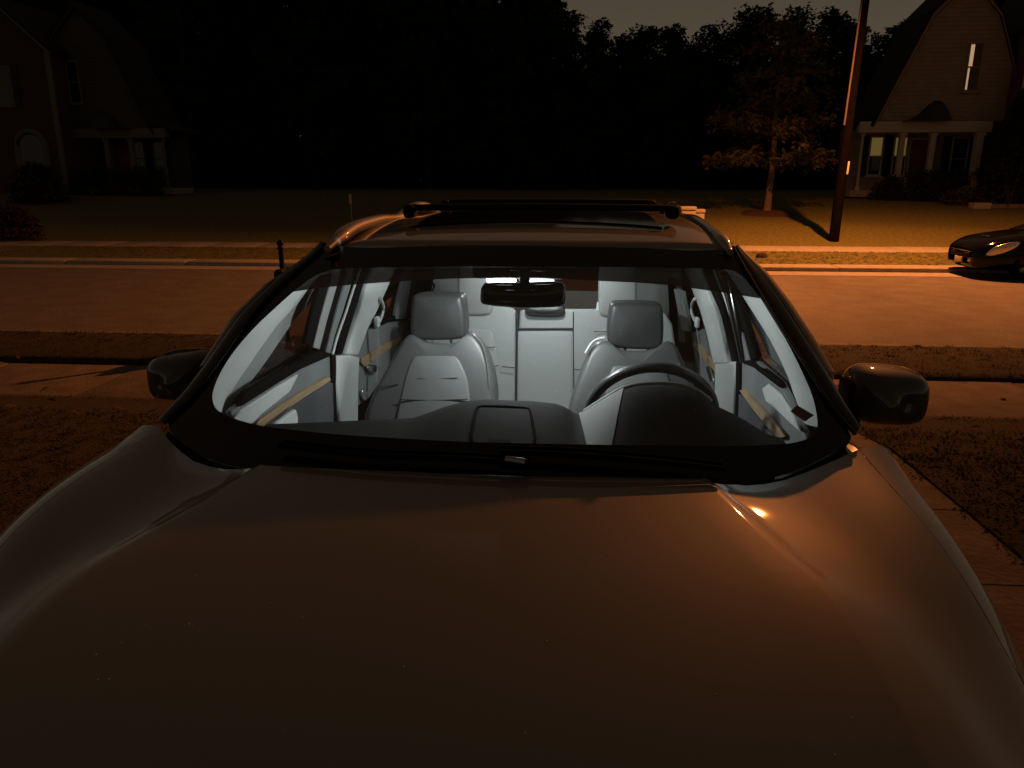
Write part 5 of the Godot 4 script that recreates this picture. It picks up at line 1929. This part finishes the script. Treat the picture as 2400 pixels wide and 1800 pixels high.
	wall_part("frame_strip", car, pv([-0.8, 1.114, -2.75, -0.8, 1.097, -2.792, -0.799, 1.156, -2.864, -0.779, 1.236, -2.912, -0.754, 1.336, -2.962, -0.736, 1.407, -2.953, -0.734, 1.415, -2.885, -0.75, 1.349, -2.865, -0.773, 1.258, -2.826]), -1.0, 0.004, "door_grey", 0.02, 0.004)
	wall_part("frame_seal", car, pv([-0.8, 1.139, -2.674, -0.8, 1.119, -2.746, -0.772, 1.26, -2.813, -0.75, 1.351, -2.852, -0.734, 1.414, -2.86, -0.732, 1.422, -2.796, -0.747, 1.364, -2.762, -0.776, 1.245, -2.72]), -1.0, 0.0, "rubber", 0.02, 0.004)
	wall_part("window_channel", car, pv([-0.796, 1.164, -2.607, -0.8, 1.139, -2.68, -0.776, 1.245, -2.72, -0.747, 1.363, -2.768, -0.732, 1.423, -2.783, -0.729, 1.433, -2.698, -0.744, 1.375, -2.678, -0.768, 1.277, -2.638]), -1.0, 0.002, "trim_mid", 0.016, 0.004)
	wall_part("frame_seal", car, pv([-0.789, 1.195, -2.514, -0.796, 1.166, -2.606, -0.768, 1.278, -2.633, -0.743, 1.377, -2.666, -0.729, 1.435, -2.686, -0.726, 1.448, -2.574, -0.74, 1.391, -2.565, -0.767, 1.281, -2.527]), -1.0, 0.0, "rubber", 0.016, 0.004)
	# belt with its upper anchor
	belt(car, -1.0, pv([-0.8, 1.126, -3.362]), pv([-0.781, 1.226, -3.407, -0.793, 1.18, -3.494, -0.8, 1.147, -3.516, -0.8, 1.117, -3.459, -0.8, 1.109, -3.407]), pv([-0.8, 1.101, -3.381, -0.8, 1.014, -3.381, -0.8, 0.921, -3.347, -0.8, 0.853, -3.318]))
	# rear door and rear pillar on the left
	var rd = wall_part("rear_door_trim", car, pv([-0.8, 0.991, -3.152, -0.8, 1.065, -3.241, -0.8, 1.075, -3.451, -0.8, 1.048, -3.76, -0.8, 0.999, -4.052, -0.8, 0.946, -4.114, -0.8, 0.829, -4, -0.8, 0.758, -3.341, -0.8, 0.778, -3.125]), -1.0, -0.004, "door_grey", 0.02, 0.006)
	wall_part("wood_strip", rd, pv([-0.8, 0.966, -3.199, -0.8, 0.977, -3.231, -0.8, 0.959, -3.553, -0.8, 0.923, -3.971, -0.8, 0.893, -3.988, -0.8, 0.92, -3.582, -0.8, 0.933, -3.246]), -1.0, 0.008, "wood_trim", 0.014, 0.005)
	wall_part("window_seal", rd, pv([-0.8, 1.084, -3.403, -0.8, 1.082, -3.504, -0.8, 1.057, -3.843, -0.8, 1.01, -4.078, -0.8, 0.99, -4.074, -0.8, 1.041, -3.759, -0.8, 1.065, -3.466]), -1.0, 0.004, "rubber", 0.016, 0.003)
	wall_part("handle", rd, pv([-0.8, 0.933, -3.261, -0.8, 0.932, -3.309, -0.8, 0.897, -3.435, -0.8, 0.871, -3.465, -0.8, 0.865, -3.411, -0.8, 0.905, -3.287]), -1.0, 0.02, "chrome", 0.02, 0.008, 2)
	wall_part("speaker_ring", rd, pv([-0.8, 0.839, -3.166, -0.8, 0.843, -3.213, -0.8, 0.822, -3.256, -0.8, 0.781, -3.248, -0.8, 0.786, -3.186]), -1.0, 0.014, "chrome", 0.014, 0.005, 1)
	wall_part("rear_pillar_cover", car, pv([-0.8, 1.031, -3.881, -0.8, 1.134, -4.008, -0.78, 1.228, -4.05, -0.764, 1.295, -4.079, -0.741, 1.287, -4.15, -0.762, 1.2, -4.15, -0.787, 1.086, -4.15, -0.8, 0.987, -4.121]), -1.0, 0.004, "door_grey", 0.02, 0.006)
	wall_part("rear_pillar_seal", car, pv([-0.8, 0.981, -4.12, -0.781, 1.099, -4.15, -0.756, 1.205, -4.15, -0.733, 1.287, -4.15, -0.717, 1.287, -4.15, -0.736, 1.205, -4.15, -0.761, 1.086, -4.15, -0.786, 0.955, -4.15]), -1.0, 0.004, "rubber", 0.02, 0.004)
	wall_part("cargo_trim", car, pv([-0.793, 0.923, -4.15, -0.755, 1.086, -4.15, -0.736, 1.205, -4.15, -0.712, 1.287, -4.15, -0.637, 1.288, -4.15, -0.653, 1.206, -4.15, -0.677, 1.087, -4.15, -0.708, 0.924, -4.15]), -1.0, 0.016, "trim_light", 0.02, 0.008)
	# ---- right (driver's) side
	door = wall_part("door_trim", car, pv([0.77, 1.075, -2.843, 0.77, 1.11, -2.759, 0.77, 1.137, -2.621, 0.77, 1.147, -2.302, 0.77, 1.111, -2.144, 0.77, 1.081, -2.028, 0.77, 1.059, -1.977, 0.77, 0.773, -2.762, 0.77, 0.966, -2.818]), 1.0, 0.0, "door_grey", 0.02, 0.006)
	wall_part("window_seal", door, pv([0.77, 1.096, -2.802, 0.77, 1.136, -2.664, 0.77, 1.137, -2.566, 0.769, 1.153, -2.301, 0.77, 1.144, -2.268, 0.77, 1.122, -2.56, 0.77, 1.118, -2.671, 0.77, 1.094, -2.769]), 1.0, 0.006, "rubber", 0.02, 0.004)
	wall_part("upper_pad", door, pv([0.77, 1.086, -2.468, 0.77, 1.118, -2.406, 0.77, 1.126, -2.262, 0.77, 1.111, -2.144, 0.77, 1.087, -2.03, 0.77, 1.079, -2.114, 0.77, 1.071, -2.274, 0.77, 1.059, -2.409]), 1.0, 0.010, "trim_light", 0.012, 0.006)
	wall_part("wood_strip", door, pv([0.77, 0.996, -2.764, 0.77, 1.016, -2.716, 0.77, 1.019, -2.522, 0.77, 1.029, -2.326, 0.77, 1.033, -2.146, 0.77, 1, -2.216, 0.77, 0.994, -2.385, 0.77, 0.991, -2.581]), 1.0, 0.016, "wood_trim", 0.016, 0.005)
	wall_part("lower_panel", door, pv([0.77, 0.975, -2.788, 0.77, 0.981, -2.635, 0.77, 0.98, -2.429, 0.77, 0.988, -2.212, 0.77, 0.962, -2.203, 0.77, 0.768, -2.726]), 1.0, 0.012, "door_dark", 0.016, 0.006)
	wall_part("pillar_cover_lower", car, pv([0.77, 0.982, -3.258, 0.77, 1.078, -2.878, 0.77, 0.995, -2.846, 0.77, 0.776, -2.78, 0.77, 0.648, -3.136, 0.77, 0.802, -3.175]), 1.0, 0.020, "trim_light", 0.03, 0.012)
	wall_part("pillar_shadow_gap", car, pv([0.77, 1.076, -2.886, 0.77, 1.084, -2.822, 0.77, 0.797, -2.721, 0.77, 0.776, -2.78]), 1.0, 0.012, "rubber", 0.02, 0.003)
	wall_part("pillar_cover", car, pv([0.77, 0.974, -3.255, 0.77, 1.048, -2.972, 0.77, 1.133, -3.139, 0.755, 1.211, -3.241, 0.738, 1.279, -3.385, 0.716, 1.365, -3.512, 0.733, 1.298, -4.108, 0.755, 1.21, -3.911, 0.77, 1.133, -3.699, 0.77, 1.051, -3.435]), 1.0, 0.022, "trim_light", 0.035, 0.014)
	wall_part("door_seal", car, pv([0.77, 1.052, -2.956, 0.77, 1.077, -2.86, 0.77, 1.142, -3, 0.748, 1.239, -3.082, 0.73, 1.309, -3.175, 0.711, 1.387, -3.269, 0.717, 1.362, -3.49, 0.737, 1.283, -3.358, 0.753, 1.218, -3.203, 0.77, 1.137, -3.101]), 1.0, 0.008, "rubber", 0.03, 0.004)
	line_part("weather_strip", car, shift(pv([0.77, 1.098, -2.794, 0.77, 1.148, -2.871, 0.753, 1.217, -2.9, 0.738, 1.279, -2.95, 0.725, 1.33, -3.014, 0.71, 1.392, -3.133]), Vector3(-0.012, 0, 0)), 0.0055, "trim_light")
	wall_part("frame_strip", car, pv([0.77, 1.096, -2.786, 0.77, 1.127, -2.689, 0.757, 1.202, -2.78, 0.737, 1.283, -2.842, 0.722, 1.343, -2.928, 0.707, 1.404, -3.001, 0.709, 1.393, -3.091, 0.724, 1.334, -2.992, 0.739, 1.273, -2.902, 0.764, 1.173, -2.852]), 1.0, 0.004, "door_grey", 0.02, 0.004)
	wall_part("frame_seal", car, pv([0.77, 1.127, -2.689, 0.769, 1.152, -2.61, 0.751, 1.224, -2.67, 0.733, 1.3, -2.746, 0.72, 1.35, -2.834, 0.706, 1.408, -2.941, 0.708, 1.399, -3.016, 0.723, 1.336, -2.925, 0.738, 1.279, -2.829, 0.757, 1.202, -2.764]), 1.0, 0.0, "rubber", 0.02, 0.004)
	belt(car, 1.0, pv([0.77, 1.096, -3.63]), pv([0.76, 1.189, -3.745, 0.77, 1.136, -3.887, 0.77, 1.098, -3.872, 0.77, 1.081, -3.762, 0.77, 1.087, -3.654]), pv([0.77, 1.066, -3.645, 0.77, 1.007, -3.542, 0.77, 0.922, -3.432, 0.77, 0.848, -3.306]))
	rd = wall_part("rear_door_trim", car, pv([0.77, 0.935, -4.11, 0.77, 1.013, -3.821, 0.77, 1.056, -3.562, 0.77, 1.002, -3.277, 0.77, 0.802, -3.175, 0.77, 0.685, -3.411, 0.77, 0.771, -3.75]), 1.0, -0.004, "door_grey", 0.02, 0.006)
	wall_part("wood_strip", rd, pv([0.77, 0.91, -3.965, 0.77, 0.943, -3.883, 0.77, 0.956, -3.521, 0.77, 0.956, -3.281, 0.77, 0.929, -3.27, 0.77, 0.914, -3.556]), 1.0, 0.008, "wood_trim", 0.014, 0.005)
	wall_part("handle", rd, pv([0.77, 0.755, -3.572, 0.77, 0.802, -3.484, 0.77, 0.832, -3.347, 0.77, 0.831, -3.276, 0.77, 0.793, -3.331, 0.77, 0.751, -3.49]), 1.0, 0.02, "chrome", 0.02, 0.008, 2)
	wall_part("speaker_ring", rd, pv([0.77, 0.901, -3.499, 0.77, 0.926, -3.434, 0.77, 0.916, -3.369, 0.77, 0.893, -3.278, 0.77, 0.864, -3.324, 0.77, 0.884, -3.429]), 1.0, 0.014, "chrome", 0.014, 0.005, 1)
	wall_part("rear_pillar_cover", car, pv([0.687, 1.175, -4.15, 0.732, 1.161, -4.15, 0.759, 1.055, -4.15, 0.77, 0.951, -4.082, 0.74, 0.947, -4.15, 0.714, 1.06, -4.15]), 1.0, 0.012, "trim_light", 0.02, 0.007)
	wall_part("rear_pillar_seal", car, pv([0.743, 1.156, -4.15, 0.766, 1.167, -4.077, 0.77, 1.078, -3.878, 0.77, 1.018, -3.794, 0.77, 0.97, -3.99, 0.769, 1.05, -4.15]), 1.0, 0.004, "rubber", 0.02, 0.004)
	wall_part("cargo_trim", car, pv([0.65, 1.23, -4.15, 0.674, 1.23, -4.15, 0.693, 1.08, -4.15, 0.709, 0.874, -4.15, 0.68, 0.861, -4.15, 0.668, 1.079, -4.15]), 1.0, 0.012, "trim_light", 0.02, 0.005)
	# pale panels of the load bay behind the outer rear headrests
	var st = mb()
	slab(st, pv([-0.769, 1.301, -4.3, -0.518, 1.303, -4.3, -0.525, 0.93, -4.3, -0.815, 0.898, -4.3]), Vector3(0, 0, -0.05))
	put("load_bay_trim", st, "headliner", car)
	st = mb()
	slab(st, pv([0.48, 1.312, -4.3, 0.724, 1.314, -4.3, 0.777, 0.843, -4.3, 0.497, 0.906, -4.3]), Vector3(0, 0, -0.05))
	put("load_bay_trim", st, "headliner", car)
	line_part("load_bay_cable", car, pv([-0.662, 1.194, -4.2, -0.642, 1.164, -4.2, -0.654, 1.127, -4.2, -0.651, 1.054, -4.2]), 0.006, "rubber")

func belt(car: Node3D, s: float, ring: Array, guide: Array, run: Array) -> void:
	var nm = Vector3(-s, -0.25, 0.0).normalized()
	var st = mb()
	tube(st, smooth_path(shift(guide, nm * 0.035), 5), [0.008], 8)
	var a = put("belt_guide", st, "trim_light", car)
	st = mb()
	box(st, ring[0] + nm * 0.045, Vector3(0.02, 0.05, 0.05), 0.009)
	put("anchor", st, "belt_and_lit_edge", a)
	st = mb()
	var p = shift(run, nm * 0.045)
	var q = shift(run, nm * 0.045 + Vector3(0, 0, 0.028))
	strip(st, p, q, 12)
	put("belt", st, "belt_web", a)

func suv_lights(car: Node3D) -> void:
	# overhead console with two map lamps, and a roof lamp over the rear seat
	var st = mb()
	box(st, Vector3(-0.04, 1.462, -2.50), Vector3(0.30, 0.044, 0.16), 0.016)
	var con = put("overhead_console", st, "satin_black", car)
	for x in [-0.100, 0.022]:
		st = mb()
		var rows = []
		for a in 9:
			var ring = []
			for b in 20:
				var th = PI * a / 8.0
				ring.append(Vector3(x, 1.432, -2.46) + Vector3(0.05 * sin(th) * cos(TAU * b / 20), 0.017 * cos(th), 0.026 * sin(th) * sin(TAU * b / 20)))
			rows.append(ring)
		grid(st, rows, 1, false, true)
		put("map_lamp", st, "cabin_lamp", con)
		cabin_light(Vector3(x, 1.395, -2.465), 0.16)
	st = mb()
	box(st, Vector3(-0.01, 1.515, -3.42), Vector3(0.16, 0.016, 0.09), 0.007)
	put("roof_lamp", st, "cabin_lamp", car)
	cabin_light(Vector3(-0.01, 1.495, -3.42), 0.29)
	# rear-view mirror on its stalk
	st = mb()
	var mp = pv([-0.159, 1.394, -2.36, -0.157, 1.419, -2.36, -0.144, 1.432, -2.36, -0.102, 1.434, -2.36, -0.022, 1.434, -2.36, 0.057, 1.438, -2.36, 0.096, 1.437, -2.36, 0.109, 1.425, -2.36, 0.111, 1.383, -2.36, 0.106, 1.363, -2.36, 0.065, 1.358, -2.36, -0.022, 1.355, -2.36, -0.11, 1.36, -2.36, -0.151, 1.365, -2.36, -0.159, 1.374, -2.36])
	cushion(st, chaikin(mp, 2), Vector3(0, -0.05, 1.0), 0.05, 0.018, 0.012)
	var mir = put("rear_view_mirror", st, "gloss_black", car)
	st = mb()
	tube(st, [Vector3(-0.02, 1.42, -2.375), Vector3(-0.02, 1.478, -2.42)], [0.016, 0.02], 8)
	put("stalk", st, "satin_black", mir)
	st = mb()
	box(st, Vector3(-0.01, 1.483, -2.43), Vector3(0.12, 0.03, 0.07), 0.012)
	put("camera_housing", st, "satin_black", car)

func cabin_light(p: Vector3, e: float) -> void:
	var l = OmniLight3D.new()
	l.name = numbered("cabin_lamp_light")
	l.light_color = lin(0.92, 1.0, 0.985)
	l.light_energy = e
	l.omni_range = 12.0
	l.omni_attenuation = 2.0
	l.light_size = 0.03
	l.shadow_enabled = true
	l.position = p
	add_child(l)

func suv_specks(car: Node3D) -> void:
	# pale specks of dust and dried drops on the hood and on the glass
	var r = RandomNumberGenerator.new()
	r.seed = 31
	var st = mb()
	lathe(st, Vector3.ZERO, [Vector2(0.001, -0.0004), Vector2(0.001, 0.0), Vector2(0.0006, 0.0002), Vector2(0.0, 0.00025)], 6)
	st.generate_normals()
	var me = st.commit()
	me.surface_set_material(0, M["speck"])
	var mm = MultiMesh.new()
	mm.transform_format = MultiMesh.TRANSFORM_3D
	mm.mesh = me
	mm.instance_count = 95
	for i in 95:
		var p: Vector3
		var k = r.randf_range(0.4, 1.3)
		if i < 45:
			var d = r.randf_range(-0.62, 0.62)
			var z = r.randf_range(-1.5, -0.8)
			p = Vector3(XC - 0.03 + d, hood_y(absf(d), z, 0.94) + 0.0001, z)
		else:
			p = Vector3(r.randf_range(-0.5, 0.5), r.randf_range(1.2, 1.46), 0.0)
			p.z = screen_z(p.x, p.y) + 0.002
			k *= 0.8
		mm.set_instance_transform(i, Transform3D(Basis.from_euler(Vector3(0.5 if i >= 45 else 0.0, r.randf() * TAU, 0)).scaled(Vector3(k * r.randf_range(0.8, 2.0), 1.0, k)), p - car.position))
	var mi = MultiMeshInstance3D.new()
	mi.name = "dust_specks"
	mi.multimesh = mm
	mi.set_meta("kind", "stuff")
	car.add_child(mi, true)
